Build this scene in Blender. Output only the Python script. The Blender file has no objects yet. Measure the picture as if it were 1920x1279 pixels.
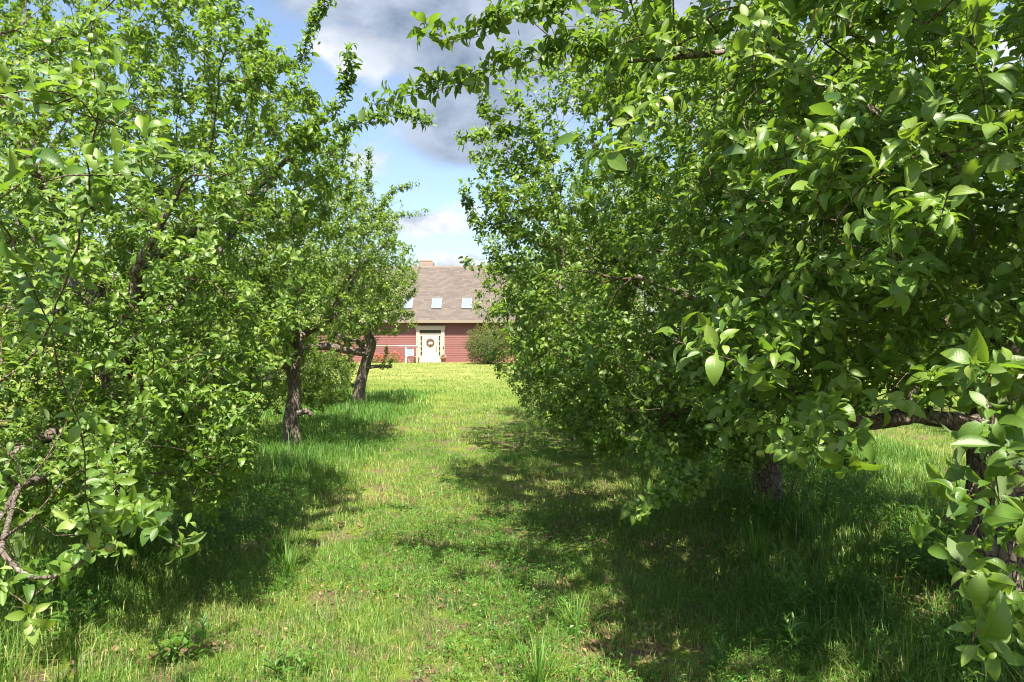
import bpy, math, random
import numpy as np

S = bpy.context.scene
C = S.collection
R = math.radians

# ------------------------------------------------------------------ camera, sky, sun, exposure
EYE = 1.6
FPX = 1280.0
cam_d = bpy.data.cameras.new("camera")
cam_d.sensor_width = 36.0
cam_d.lens = 24.0
cam_d.clip_start = 0.05
cam_d.clip_end = 3000.0
cam = bpy.data.objects.new("camera", cam_d)
cam.location = (0, 0, EYE)
cam.rotation_euler = (R(90), 0, 0)
C.objects.link(cam)
S.camera = cam
S.view_settings.view_transform = 'Standard'
S.view_settings.look = 'None'
S.view_settings.gamma = 1.0
S.view_settings.use_curve_mapping = False
S.view_settings.exposure = 1.7
S.cycles.pixel_filter_type = 'BLACKMAN_HARRIS'
S.cycles.filter_width = 1.1

SUN_EL = 59.0
TO_SUN = np.array([0.20, -1.0, 0.0])
TO_SUN /= np.linalg.norm(TO_SUN)
TO_SUN = TO_SUN * math.cos(R(SUN_EL)) + np.array([0, 0, math.sin(R(SUN_EL))])

sun_d = bpy.data.lights.new("sun", 'SUN')
sun_d.energy = 5.0
sun_d.angle = R(0.5)
sun_d.color = (1.0, 0.93, 0.79)
sun = bpy.data.objects.new("sun", sun_d)
from mathutils import Vector
sun.rotation_euler = Vector(-TO_SUN).to_track_quat('-Z', 'Y').to_euler()
sun.location = (8, -8, 14)
C.objects.link(sun)


class NT:
    """tiny helper to write node trees"""
    def __init__(self, tree):
        self.t = tree
        self.n = tree.nodes
        self.n.clear()

    def node(self, kind, **kw):
        nd = self.n.new(kind)
        for k, v in kw.items():
            setattr(nd, k, v)
        return nd

    def link(self, a, b):
        self.t.links.new(a, b)

    def val(self, sock, v):
        if isinstance(v, bpy.types.NodeSocket):
            self.link(v, sock)
        elif v is not None:
            sock.default_value = v

    def math(self, op, a, b=None, clamp=False):
        nd = self.node('ShaderNodeMath', operation=op, use_clamp=clamp)
        self.val(nd.inputs[0], a)
        if b is not None:
            self.val(nd.inputs[1], b)
        return nd.outputs[0]

    def mix(self, f, a, b, blend='MIX'):
        nd = self.node('ShaderNodeMix', data_type='RGBA', blend_type=blend)
        self.val(nd.inputs[0], f)
        for s, v in ((nd.inputs[6], a), (nd.inputs[7], b)):
            if isinstance(v, tuple) and len(v) == 3:
                v = (*v, 1)
            self.val(s, v)
        return nd.outputs[2]

    def noise(self, vec, scale, detail=4, rough=0.55, dist=0.0):
        nd = self.node('ShaderNodeTexNoise')
        nd.inputs['Scale'].default_value = scale
        nd.inputs['Detail'].default_value = detail
        nd.inputs['Roughness'].default_value = rough
        nd.inputs['Distortion'].default_value = dist
        if vec is not None:
            self.link(vec, nd.inputs['Vector'])
        return nd.outputs['Fac']

    def ramp(self, f, stops):
        nd = self.node('ShaderNodeValToRGB')
        el = nd.color_ramp.elements
        while len(el) < len(stops):
            el.new(0.5)
        for e, (p, c) in zip(el, stops):
            e.position = p
            e.color = (*c, 1) if len(c) == 3 else c
        self.link(f, nd.inputs[0])
        return nd.outputs[0]

    def step(self, f, a, b):
        nd = self.node('ShaderNodeMapRange', interpolation_type='SMOOTHSTEP')
        self.val(nd.inputs[0], f)
        nd.inputs[1].default_value = a
        nd.inputs[2].default_value = b
        return nd.outputs[0]

    def mapping(self, vec, scale=(1, 1, 1), loc=(0, 0, 0)):
        nd = self.node('ShaderNodeMapping')
        nd.inputs['Scale'].default_value = scale
        nd.inputs['Location'].default_value = loc
        self.link(vec, nd.inputs['Vector'])
        return nd.outputs[0]

    def bump(self, h, strength, dist):
        nd = self.node('ShaderNodeBump')
        nd.inputs['Strength'].default_value = strength
        nd.inputs['Distance'].default_value = dist
        self.link(h, nd.inputs['Height'])
        return nd.outputs[0]


W = bpy.data.worlds.new("World")
S.world = W
W.use_nodes = True
nt = NT(W.node_tree)
sky = nt.node('ShaderNodeTexSky', sky_type='NISHITA')
sky.sun_disc = False
sky.sun_elevation = R(SUN_EL)
sky.sun_rotation = math.atan2(TO_SUN[0], TO_SUN[1])
sky.air_density = 1.0
sky.dust_density = 2.2
sky.ozone_density = 1.0
geo = nt.node('ShaderNodeTexCoord')
sep = nt.node('ShaderNodeSeparateXYZ')
nt.link(geo.outputs['Generated'], sep.inputs[0])
az = nt.math('ARCTAN2', sep.outputs[0], sep.outputs[1])          # azimuth from +Y, radians
el = nt.math('ARCSINE', sep.outputs[2])                          # elevation, radians
comb = nt.node('ShaderNodeCombineXYZ')
nt.link(az, comb.inputs[0])
nt.link(nt.math('MULTIPLY', el, 1.7), comb.inputs[1])
n1 = nt.noise(nt.mapping(comb.outputs[0], (1, 1, 1), (3.1, 1.7, 0.4)), 6.5, 8, 0.55, 0.3)
n2 = nt.noise(nt.mapping(comb.outputs[0], (1, 1, 1), (7.3, 2.2, 0.9)), 14.0, 6, 0.6, 0.2)


def blob(a0, e0, sa, se):
    """soft mass of cloud round azimuth a0, elevation e0 (degrees)"""
    x = nt.math('DIVIDE', nt.math('SUBTRACT', az, R(a0)), R(sa))
    y = nt.math('DIVIDE', nt.math('SUBTRACT', el, R(e0)), R(se))
    d = nt.math('ADD', nt.math('MULTIPLY', x, x), nt.math('MULTIPLY', y, y))
    return nt.math('EXPONENT', nt.math('MULTIPLY', d, -1.0))


def total(*a):
    r = a[0]
    for b in a[1:]:
        r = nt.math('ADD', r, b)
    return r


def scaled(a, k):
    return nt.math('MULTIPLY', a, k)


wob = nt.math('ADD', scaled(nt.math('SUBTRACT', n1, 0.5), 2.6), scaled(nt.math('SUBTRACT', n2, 0.5), 1.2))
# rain-grey cloud bellies above and a smaller one lower; bright cumulus below and at their rims
dark_m = total(scaled(blob(-14, 27.0, 8, 3.2), 1.3), scaled(blob(-3, 24.0, 7.5, 5.5), 1.2), scaled(blob(-4.0, 16.6, 4.6, 2.5), 1.4), scaled(blob(14, 27, 16, 9), 0.9))
dark = nt.step(nt.math('ADD', dark_m, scaled(wob, 0.55)), 0.30, 0.95)
white_m = total(scaled(blob(-12.5, 22.6, 4.5, 1.7), 1.1), scaled(blob(-7.5, 9.6, 5.0, 1.0), 0.95), scaled(blob(-4.0, 6.6, 1.8, 1.0), 1.0),
                scaled(blob(-12.5, 14.5, 2.6, 1.2), 0.8), scaled(blob(-9, 6.0, 10, 1.0), 0.5), scaled(blob(40, 14, 30, 12), 0.7),
                scaled(blob(-55, 16, 24, 11), 0.7), scaled(blob(160, 30, 60, 20), 0.7))
white = nt.step(nt.math('ADD', white_m, scaled(wob, 0.75)), 0.25, 0.85)
bg_sky = nt.node('ShaderNodeBackground')
bg_sky.inputs[1].default_value = 0.088
nt.link(sky.outputs[0], bg_sky.inputs[0])
bg_white = nt.node('ShaderNodeBackground')
nt.link(nt.ramp(n2, [(0.34, (0.42, 0.50, 0.62)), (0.60, (0.84, 0.87, 0.92))]), bg_white.inputs[0])
bg_white.inputs[1].default_value = 0.385
bg_dark = nt.node('ShaderNodeBackground')
nt.link(nt.ramp(nt.math('ADD', scaled(n1, 0.6), scaled(n2, 0.4)), [(0.36, (0.15, 0.195, 0.27)), (0.64, (0.42, 0.47, 0.56))]), bg_dark.inputs[0])
bg_dark.inputs[1].default_value = 0.52
bg_blue = nt.node('ShaderNodeMixShader')
m1 = nt.node('ShaderNodeMixShader')
nt.link(white, m1.inputs[0])
nt.link(bg_sky.outputs[0], m1.inputs[1])
nt.link(bg_white.outputs[0], m1.inputs[2])
m2 = nt.node('ShaderNodeMixShader')
nt.link(nt.math('MULTIPLY', dark, 0.93), m2.inputs[0])
nt.link(m1.outputs[0], m2.inputs[1])
nt.link(bg_dark.outputs[0], m2.inputs[2])
nt.n.remove(bg_blue)
wo = nt.node('ShaderNodeOutputWorld')
nt.link(m2.outputs[0], wo.inputs[0])

# ------------------------------------------------------------------ generic helpers
RNG = np.random.default_rng(11)


def px(X, Y, d):
    """photo column / row at a distance d metres ahead -> place in the garden"""
    return np.array([(X - 960.0) / FPX * d, d, EYE + (640.0 - Y) / FPX * d])


def unit(v):
    return v / np.maximum(np.linalg.norm(v, axis=-1, keepdims=True), 1e-9)


def np_mesh(name, verts, faces_list, attrs=None, uv=None, mat=None, mats=None, matidx=None):
    """verts (n,3); faces_list: list of (m,k) index arrays, k = 3 or 4"""
    me = bpy.data.meshes.new(name)
    verts = np.ascontiguousarray(verts, dtype=np.float32)
    me.vertices.add(len(verts))
    me.vertices.foreach_set('co', verts.ravel())
    loops = np.concatenate([f.ravel() for f in faces_list]).astype(np.int32)
    tot = np.concatenate([np.full(len(f), f.shape[1], dtype=np.int32) for f in faces_list])
    starts = np.concatenate([[0], np.cumsum(tot)[:-1]]).astype(np.int32)
    me.loops.add(len(loops))
    me.loops.foreach_set('vertex_index', loops)
    me.polygons.add(len(tot))
    me.polygons.foreach_set('loop_start', starts)
    if matidx is not None:
        me.polygons.foreach_set('material_index', np.asarray(matidx, dtype=np.int32))
    if uv is not None:
        ul = me.uv_layers.new(name='UVMap')
        ul.data.foreach_set('uv', np.ascontiguousarray(uv[loops], dtype=np.float32).ravel())
    for k, a in (attrs or {}).items():
        at = me.attributes.new(k, 'FLOAT', 'POINT')
        at.data.foreach_set('value', np.ascontiguousarray(a, dtype=np.float32))
    me.update(calc_edges=True)
    for m in (mats or ([mat] if mat else [])):
        me.materials.append(m)
    return me


def link(name, me, parent=None, loc=None):
    o = bpy.data.objects.new(name, me)
    if loc is not None:
        o.location = loc
    if parent is not None:
        o.parent = parent
    C.objects.link(o)
    return o


def empty(name, loc, label, cat, group=None, rz=0.0):
    o = bpy.data.objects.new(name, None)
    o.empty_display_size = 0.2
    o.location = loc
    o.rotation_euler = (0, 0, rz)
    tag(o, label, cat, group)
    C.objects.link(o)
    return o


def tag(o, label=None, cat=None, group=None, kind=None):
    if label:
        o['label'] = label
    if cat:
        o['category'] = cat
    if group:
        o['group'] = group
    if kind:
        o['kind'] = kind
    return o


class MB:
    """collects simple solids into one mesh"""
    def __init__(self):
        self.v, self.f, self.smooth = [], [], []

    def add(self, verts, faces, smooth=False):
        b = len(self.v)
        self.v += [tuple(map(float, p)) for p in verts]
        self.f += [tuple(b + i for i in f) for f in faces]
        self.smooth += [smooth] * len(faces)
        return self

    def box(self, x0, x1, y0, y1, z0, z1, bev=0.0):
        if bev <= 0:
            v = [(x0, y0, z0), (x1, y0, z0), (x1, y1, z0), (x0, y1, z0), (x0, y0, z1), (x1, y0, z1), (x1, y1, z1), (x0, y1, z1)]
            f = [(0, 3, 2, 1), (4, 5, 6, 7), (0, 1, 5, 4), (1, 2, 6, 5), (2, 3, 7, 6), (3, 0, 4, 7)]
            return self.add(v, f)
        import bmesh
        bm = bmesh.new()
        bmesh.ops.create_cube(bm, size=1.0)
        for q in bm.verts:
            q.co = ((x0 + x1) / 2 + q.co.x * (x1 - x0), (y0 + y1) / 2 + q.co.y * (y1 - y0), (z0 + z1) / 2 + q.co.z * (z1 - z0))
        bmesh.ops.bevel(bm, geom=bm.edges[:], offset=bev, segments=2, affect='EDGES', profile=0.5)
        bm.verts.index_update()
        self.add([q.co[:] for q in bm.verts], [tuple(q.index for q in f.verts) for f in bm.faces])
        bm.free()
        return self

    def tube(self, pts, rads, n=8, cap=True):
        pts = [np.array(p, float) for p in pts]
        if not hasattr(rads, '__len__'):
            rads = [rads] * len(pts)
        vs, fs = [], []
        u = None
        for i, p in enumerate(pts):
            d = unit(pts[min(i + 1, len(pts) - 1)] - pts[max(i - 1, 0)])
            if u is None:
                u = unit(np.cross(d, [0.31, 0.85, 0.42] if abs(d[2]) > 0.7 else [0, 0, 1.0]))
            else:
                u = unit(u - d * np.dot(u, d))
            w = np.cross(d, u)
            for k in range(n):
                a = 2 * math.pi * k / n
                vs.append(p + rads[i] * (math.cos(a) * u + math.sin(a) * w))
        for i in range(len(pts) - 1):
            for k in range(n):
                fs.append((i * n + k, i * n + (k + 1) % n, (i + 1) * n + (k + 1) % n, (i + 1) * n + k))
        if cap:
            fs.append(tuple(range(n))[::-1])
            fs.append(tuple((len(pts) - 1) * n + k for k in range(n)))
        return self.add(vs, fs, True)

    def lathe(self, prof, c=(0, 0, 0), n=16):
        vs, fs = [], []
        for r, z in prof:
            for k in range(n):
                a = 2 * math.pi * k / n
                vs.append((c[0] + r * math.cos(a), c[1] + r * math.sin(a), c[2] + z))
        for i in range(len(prof) - 1):
            for k in range(n):
                fs.append((i * n + k, i * n + (k + 1) % n, (i + 1) * n + (k + 1) % n, (i + 1) * n + k))
        return self.add(vs, fs, True)

    def mesh(self, name, mat):
        me = bpy.data.meshes.new(name)
        me.from_pydata(self.v, [], self.f)
        me.polygons.foreach_set('use_smooth', self.smooth)
        me.update()
        me.materials.append(mat)
        return me

    def build(self, name, mat, parent=None, loc=None):
        return link(name, self.mesh(name, mat), parent, loc)


# smooth value noise for placing things ------------------------------------------------
_perm = np.random.default_rng(5).random(4096)


def vnoise(p, seed=0):
    p = np.asarray(p, float)
    i = np.floor(p).astype(np.int64)
    f = p - i
    f = f * f * (3 - 2 * f)
    nd = p.shape[-1]
    out = np.zeros(p.shape[:-1])
    for c in range(2 ** nd):
        h = np.full(p.shape[:-1], seed * 7919, dtype=np.int64)
        w = np.ones(p.shape[:-1])
        for k in range(nd):
            b = (c >> k) & 1
            h = h + (i[..., k] + b) * (374761393, 668265263, 974634777)[k]
            w = w * (f[..., k] if b else 1 - f[..., k])
        h = (h ^ (h >> 13)) * 1274126177
        h = (h ^ (h >> 16)) & 4095
        out = out + w * _perm[h]
    return out


def fbm(p, seed=0, octs=3):
    p = np.asarray(p, float)
    return sum(vnoise(p * 2 ** o, seed + o) * 0.5 ** o for o in range(octs)) / sum(0.5 ** o for o in range(octs))


def ground_z(x, y):
    xy = np.stack([np.asarray(x, float), np.asarray(y, float)], -1)
    a = np.clip((45.0 - np.asarray(y, float)) / 10.0, 0, 1)
    return ((vnoise(xy * 0.9, 31) - 0.5) * 0.07 + (vnoise(xy * 2.7, 32) - 0.5) * 0.03) * a


# ------------------------------------------------------------------ materials
def new_mat(name):
    m = bpy.data.materials.new(name)
    m.use_nodes = True
    return m, NT(m.node_tree)


def plain(name, col, rough=0.6, var=0.12, scale=6.0, bump=0.0, metal=0.0, spec=0.5):
    m, t = new_mat(name)
    tc = t.node('ShaderNodeTexCoord')
    n = t.noise(tc.outputs['Object'], scale, 5)
    c = t.mix(n, tuple(c * (1 - var) for c in col), tuple(min(1, c * (1 + var)) for c in col))
    b = t.node('ShaderNodeBsdfPrincipled')
    t.link(c, b.inputs['Base Color'])
    b.inputs['Roughness'].default_value = rough
    b.inputs['Metallic'].default_value = metal
    b.inputs['Specular IOR Level'].default_value = spec
    if bump:
        t.link(t.bump(t.noise(tc.outputs['Object'], scale * 6, 4), bump, 0.01), b.inputs['Normal'])
    o = t.node('ShaderNodeOutputMaterial')
    t.link(b.outputs[0], o.inputs[0])
    return m


def leaf_mat(name, tops, under, trans, gloss=0.43, veins=True, tr=0.36, spots=0.03):
    """tops: list of ramp colours over the leaf's own tint value; under: pale downy underside"""
    m, t = new_mat(name)
    at = t.node('ShaderNodeAttribute', attribute_name='tint')
    tint = at.outputs['Fac']
    top = t.ramp(tint, [(i / (len(tops) - 1), c) for i, c in enumerate(tops)])
    uv = t.node('ShaderNodeUVMap')
    sp = t.node('ShaderNodeSeparateXYZ')
    t.link(uv.outputs[0], sp.inputs[0])
    av = t.math('ABSOLUTE', sp.outputs[1])
    und = under
    bsdf = t.node('ShaderNodeBsdfPrincipled')
    if veins:
        rib = t.math('SUBTRACT', 1.0, t.step(av, 0.02, 0.10))
        w = t.math('SINE', t.math('MULTIPLY', t.math('SUBTRACT', sp.outputs[0], t.math('MULTIPLY', av, 0.16)), 62.0))
        vein = t.math('MULTIPLY', t.step(w, 0.72, 1.0), 0.45)
        v = t.math('MAXIMUM', rib, vein)
        top = t.mix(t.math('MULTIPLY', v, 0.22), top, (0.16, 0.24, 0.07))
        t.link(t.bump(t.math('SUBTRACT', t.math('MULTIPLY', w, 0.3), v), 0.22, 0.0015), bsdf.inputs['Normal'])
    if spots:
        tc = t.node('ShaderNodeTexCoord')
        old = t.step(tint, 1 - spots, 1 - spots * 0.5)
        top = t.mix(old, top, (0.30, 0.21, 0.035))
    g = t.node('ShaderNodeNewGeometry')
    col = t.mix(g.outputs['Backfacing'], top, (*und, 1))
    t.link(col, bsdf.inputs['Base Color'])
    bsdf.inputs['Roughness'].default_value = gloss
    t.link(t.math('SUBTRACT', 0.50, t.math('MULTIPLY', g.outputs['Backfacing'], 0.4)), bsdf.inputs['Specular IOR Level'])
    tl = t.node('ShaderNodeBsdfTranslucent')
    t.link(t.mix(tint, (trans[0] * 0.7, trans[1] * 0.8, trans[2]), (trans[0] * 1.25, trans[1] * 1.1, trans[2])), tl.inputs[0])
    mx = t.node('ShaderNodeMixShader')
    mx.inputs[0].default_value = tr
    t.link(bsdf.outputs[0], mx.inputs[1])
    t.link(tl.outputs[0], mx.inputs[2])
    o = t.node('ShaderNodeOutputMaterial')
    t.link(mx.outputs[0], o.inputs[0])
    return m


M_LEAF = leaf_mat('apple_leaf', [(0.034, 0.082, 0.013), (0.073, 0.143, 0.017), (0.119, 0.196, 0.023), (0.195, 0.262, 0.055)],
                  (0.14, 0.20, 0.085), (0.26, 0.44, 0.028))
M_LEAF_FAR = leaf_mat('orchard_leaf', [(0.047, 0.094, 0.015), (0.090, 0.155, 0.019), (0.138, 0.203, 0.026), (0.205, 0.256, 0.055)],
                      (0.14, 0.20, 0.085), (0.275, 0.45, 0.030), veins=False)
M_SHRUB = leaf_mat('shrub_leaf', [(0.025, 0.050, 0.010), (0.055, 0.085, 0.014), (0.10, 0.11, 0.022), (0.16, 0.10, 0.035)],
                   (0.13, 0.17, 0.06), (0.25, 0.33, 0.03), veins=False, spots=0)
M_WEED = leaf_mat('weed_leaf', [(0.03, 0.09, 0.015), (0.06, 0.15, 0.02), (0.10, 0.21, 0.03)], (0.13, 0.20, 0.08), (0.2, 0.42, 0.03), spots=0)
M_COVER = leaf_mat('clover_leaf', [(0.03, 0.10, 0.018), (0.06, 0.16, 0.02), (0.12, 0.22, 0.02)], (0.10, 0.19, 0.06), (0.2, 0.42, 0.03), veins=False, spots=0)
M_DRY = leaf_mat('dry_leaf', [(0.10, 0.055, 0.03), (0.20, 0.12, 0.065), (0.34, 0.22, 0.12)], (0.24, 0.16, 0.10), (0.2, 0.1, 0.04), gloss=0.7, veins=False, tr=0.15, spots=0)


def bark_mat(name, c0, c1, c2, sc=1.0):
    m, t = new_mat(name)
    tc = t.node('ShaderNodeTexCoord')
    o3 = tc.outputs['Object']
    st = t.mapping(o3, (14 * sc, 14 * sc, 6 * sc))
    vor = t.node('ShaderNodeTexVoronoi', feature='DISTANCE_TO_EDGE')
    vor.inputs['Scale'].default_value = 2.2
    n0 = t.noise(st, 1.6, 6, 0.65, 0.6)
    t.link(t.mapping(o3, (12 * sc, 12 * sc, 5.0 * sc)), vor.inputs['Vector'])
    crack = t.step(vor.outputs['Distance'], 0.0, 0.16)
    c = t.mix(n0, c0, c1)
    c = t.mix(t.math('MULTIPLY', t.math('SUBTRACT', 1.0, crack), 0.45), c, tuple(q * 0.45 for q in c0))
    lich = t.step(t.noise(o3, 9 * sc, 5, 0.7), 0.54, 0.66)
    c = t.mix(t.math('MULTIPLY', lich, 0.75), c, c2)
    b = t.node('ShaderNodeBsdfPrincipled')
    t.link(c, b.inputs['Base Color'])
    b.inputs['Roughness'].default_value = 0.9
    b.inputs['Specular IOR Level'].default_value = 0.2
    h = t.math('ADD', t.math('MULTIPLY', crack, 0.8), t.math('MULTIPLY', n0, 0.9))
    t.link(t.bump(h, 0.9, 0.02), b.inputs['Normal'])
    o = t.node('ShaderNodeOutputMaterial')
    t.link(b.outputs[0], o.inputs[0])
    return m


M_BARK = bark_mat('apple_bark', (0.085, 0.066, 0.053), (0.22, 0.178, 0.15), (0.36, 0.34, 0.30))
M_TWIG = bark_mat('twig_bark', (0.11, 0.075, 0.055), (0.22, 0.16, 0.12), (0.26, 0.22, 0.17), 2.5)
M_CUT = plain('sawn_wood', (0.33, 0.25, 0.17), 0.8, 0.25, 30)


def apple_mat():
    m, t = new_mat('apple_skin')
    tc = t.node('ShaderNodeTexCoord')
    n = t.noise(tc.outputs['Object'], 28, 4)
    sp = t.node('ShaderNodeSeparateXYZ')
    t.link(tc.outputs['Object'], sp.inputs[0])
    blush = t.step(t.math('ADD', t.math('MULTIPLY', sp.outputs[0], 18.0), n), 0.45, 1.0)
    c = t.mix(n, (0.13, 0.22, 0.035), (0.21, 0.28, 0.07))
    c = t.mix(t.math('MULTIPLY', blush, 0.55), c, (0.26, 0.12, 0.06))
    b = t.node('ShaderNodeBsdfPrincipled')
    t.link(c, b.inputs['Base Color'])
    b.inputs['Roughness'].default_value = 0.42
    o = t.node('ShaderNodeOutputMaterial')
    t.link(b.outputs[0], o.inputs[0])
    return m


M_APPLE = apple_mat()


def ground_mat():
    m, t = new_mat('soil_and_turf')
    g = t.node('ShaderNodeNewGeometry')
    p = g.outputs['Position']
    big = t.noise(p, 0.55, 5, 0.6)
    mid = t.noise(p, 3.2, 6, 0.65)
    fine = t.noise(p, 55.0, 5, 0.7)
    sp = t.node('ShaderNodeSeparateXYZ')
    t.link(p, sp.inputs[0])
    soil = t.mix(fine, (0.075, 0.050, 0.034), (0.21, 0.150, 0.095))
    green = t.mix(fine, (0.075, 0.120, 0.016), (0.175, 0.210, 0.038))
    dry = t.mix(fine, (0.15, 0.165, 0.04), (0.27, 0.265, 0.09))
    far = t.step(sp.outputs[1], 12.0, 34.0)
    turf = t.mix(t.step(t.math('ADD', t.math('MULTIPLY', big, 0.7), t.math('MULTIPLY', far, 0.30)), 0.40, 0.75), green, dry)
    bare = t.step(t.math('SUBTRACT', mid, t.math('MULTIPLY', far, 0.5)), 0.44, 0.58)
    c = t.mix(bare, turf, soil)
    b = t.node('ShaderNodeBsdfPrincipled')
    t.link(c, b.inputs['Base Color'])
    b.inputs['Roughness'].default_value = 0.95
    b.inputs['Specular IOR Level'].default_value = 0.1
    t.link(t.bump(t.math('ADD', fine, t.math('MULTIPLY', mid, 0.6)), 0.8, 0.03), b.inputs['Normal'])
    o = t.node('ShaderNodeOutputMaterial')
    t.link(b.outputs[0], o.inputs[0])
    return m


M_GROUND = ground_mat()


def grass_mat():
    m, t = new_mat('grass_blade')
    at = t.node('ShaderNodeAttribute', attribute_name='tint')
    tint = at.outputs['Fac']
    c = t.ramp(tint, [(0.0, (0.040, 0.115, 0.018)), (0.3, (0.082, 0.185, 0.026)), (0.55, (0.145, 0.248, 0.042)),
                      (0.78, (0.29, 0.30, 0.085)), (1.0, (0.50, 0.42, 0.22))])
    b = t.node('ShaderNodeBsdfPrincipled')
    t.link(c, b.inputs['Base Color'])
    b.inputs['Roughness'].default_value = 0.48
    b.inputs['Specular IOR Level'].default_value = 0.35
    tl = t.node('ShaderNodeBsdfTranslucent')
    t.link(t.mix(0.5, c, (0.33, 0.56, 0.05), 'MIX'), tl.inputs[0])
    mx = t.node('ShaderNodeMixShader')
    mx.inputs[0].default_value = 0.34
    t.link(b.outputs[0], mx.inputs[1])
    t.link(tl.outputs[0], mx.inputs[2])
    o = t.node('ShaderNodeOutputMaterial')
    t.link(mx.outputs[0], o.inputs[0])
    return m


M_GRASS = grass_mat()


# ------------------------------------------------------------------ leaves
def leaf_templates(rows, k, wmax, rng, petiole=0.2, cmin=0.1, cmax=1.5):
    """k curled leaf shapes, each rows x 3 verts; x along the leaf, z its upper side"""
    t = np.array(rows)
    s = np.clip((t - petiole) / (1 - petiole), 0, 1)
    w = wmax * np.sin(math.pi * np.clip(s, 0, 1) ** 0.82) ** 0.75
    w = np.where(t <= petiole, 0.014, np.maximum(w, 0.012))
    out = []
    for i in range(k):
        curl = rng.uniform(cmin, cmax) if rng.random() > 0.3 else rng.uniform(0.9, 1.9)
        fold = rng.uniform(0.10, 0.95)
        tw = rng.uniform(-0.5, 0.5)
        side = rng.uniform(-0.35, 0.35)
        th = 0.25 - curl * t ** 1.5
        dt = np.diff(t, prepend=0)
        x = np.cumsum(np.cos(th) * dt)
        z = np.cumsum(np.sin(th) * dt)
        y = side * t ** 2 * 0.4
        V = np.zeros((len(t), 3, 3))
        for j, sgn in enumerate((-1, 0, 1)):
            ang = fold * (1 if sgn else 0)
            ty = sgn * w * math.cos(ang)
            tz = abs(sgn) * w * math.sin(ang) * rng.uniform(0.7, 1.1)
            ca, sa = np.cos(tw * t), np.sin(tw * t)
            V[:, j, 0] = x
            V[:, j, 1] = y + ty * ca - tz * sa
            V[:, j, 2] = z + ty * sa + tz * ca
        out.append(V.reshape(-1, 3))
    uv = np.zeros((len(t), 3, 2))
    uv[:, :, 0] = s[:, None]
    uv[:, :, 1] = np.array([-1, 0, 1])[None]
    q = []
    for r in range(len(t) - 1):
        for j in range(2):
            q.append((r * 3 + j, (r + 1) * 3 + j, (r + 1) * 3 + j + 1, r * 3 + j + 1))
    return np.array(out), uv.reshape(-1, 2), np.array(q)


_tr = np.random.default_rng(3)
LT_NEAR = leaf_templates([0, .22, .29, .42, .57, .74, .90, 1.0], 24, 0.235, _tr)
LT_MID = leaf_templates([0, .20, .36, .58, .82, 1.0], 12, 0.27, _tr)
LT_FAR = leaf_templates([0, .30, .62, 1.0], 8, 0.28, _tr, petiole=0.1)
LT_SMALL = leaf_templates([0, .5, 1.0], 5, 0.22, _tr, petiole=0.02)
LT_WEED = leaf_templates([0, .15, .4, .65, .85, 1.0], 8, 0.15, _tr, petiole=0.06)


def leaf_arrays(pos, axis, nrm, size, tint, lt, rng):
    T, uv, q = lt
    n = len(pos)
    nv = T.shape[1]
    a = unit(axis)
    nn = unit(nrm - a * np.sum(nrm * a, -1, keepdims=True))
    b = np.cross(nn, a)
    L = T[rng.integers(0, len(T), n)] * size[:, None, None]
    V = pos[:, None, :] + L[..., 0:1] * a[:, None] + L[..., 1:2] * b[:, None] + L[..., 2:3] * nn[:, None]
    F = (q[None] + (np.arange(n) * nv)[:, None, None]).reshape(-1, 4)
    return V.reshape(-1, 3), F, np.tile(uv, (n, 1)), np.repeat(tint, nv)


def leaf_mesh(name, pos, axis, nrm, size, tint, lt, mat, rng, origin=(0, 0, 0)):
    V, F, UV, TT = leaf_arrays(pos, axis, nrm, size, tint, lt, rng)
    return np_mesh(name, V - np.asarray(origin), [F], {'tint': TT}, UV, mat)


# ------------------------------------------------------------------ trees
def knobby_tube(path, rads, n, seed, rough=0.10, flare=0.0):
    """gnarled limb: rings along a smoothed path, radius broken by ridges and knots"""
    pts = np.array(path, float)
    rads = np.array(rads, float)
    seg = np.linalg.norm(np.diff(pts, axis=0), axis=1)
    s = np.concatenate([[0], np.cumsum(seg)])
    m = max(6, int(s[-1] / max(0.02, rads.mean() * 0.35)))
    u = np.linspace(0, s[-1], m)
    P = np.stack([np.interp(u, s, pts[:, k]) for k in range(3)], 1)
    for _ in range(max(2, m // 12)):
        P[1:-1] = 0.25 * P[:-2] + 0.5 * P[1:-1] + 0.25 * P[2:]
    rr = np.interp(u, s, rads)
    D = unit(np.gradient(P, axis=0))
    U = unit(np.cross(D[0], [0.9, 0.3, 0.1]))
    V = np.zeros((m, n, 3))
    ang = np.arange(n) * 2 * math.pi / n
    for i in range(m):
        U = unit(U - D[i] * np.dot(U, D[i]))
        Wd = np.cross(D[i], U)
        co = np.stack([np.cos(ang) * 1.6, np.sin(ang) * 1.6, np.full(n, u[i] * 2.2 / max(rr.mean(), 0.03) * 0.12)], 1)
        k = 1 + rough * 2.2 * (fbm(co * 1.3 + seed, seed, 3) - 0.5) * 2
        k += rough * 0.9 * (vnoise(np.stack([np.cos(ang) * 4.5, np.sin(ang) * 4.5, np.full(n, u[i] * 2.0)], 1) + seed, seed + 9) - 0.5)
        if flare:
            k += flare * math.exp(-u[i] / 0.12) * (1 + 0.5 * np.sin(ang * 4 + seed))
        V[i] = P[i] + (rr[i] * k)[:, None] * (np.cos(ang)[:, None] * U + np.sin(ang)[:, None] * Wd)
    F = []
    idx = np.arange(m * n).reshape(m, n)
    a = idx[:-1]
    F = np.stack([a, np.roll(a, -1, 1), np.roll(idx[1:], -1, 1), idx[1:]], -1).reshape(-1, 4)
    Vf = np.concatenate([V.reshape(-1, 3), [P[-1] + D[-1] * rr[-1] * 0.12]])
    cap = np.stack([idx[-1], np.roll(idx[-1], -1), np.full(n, m * n)], -1)
    return Vf, F, cap, P, rr


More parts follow.
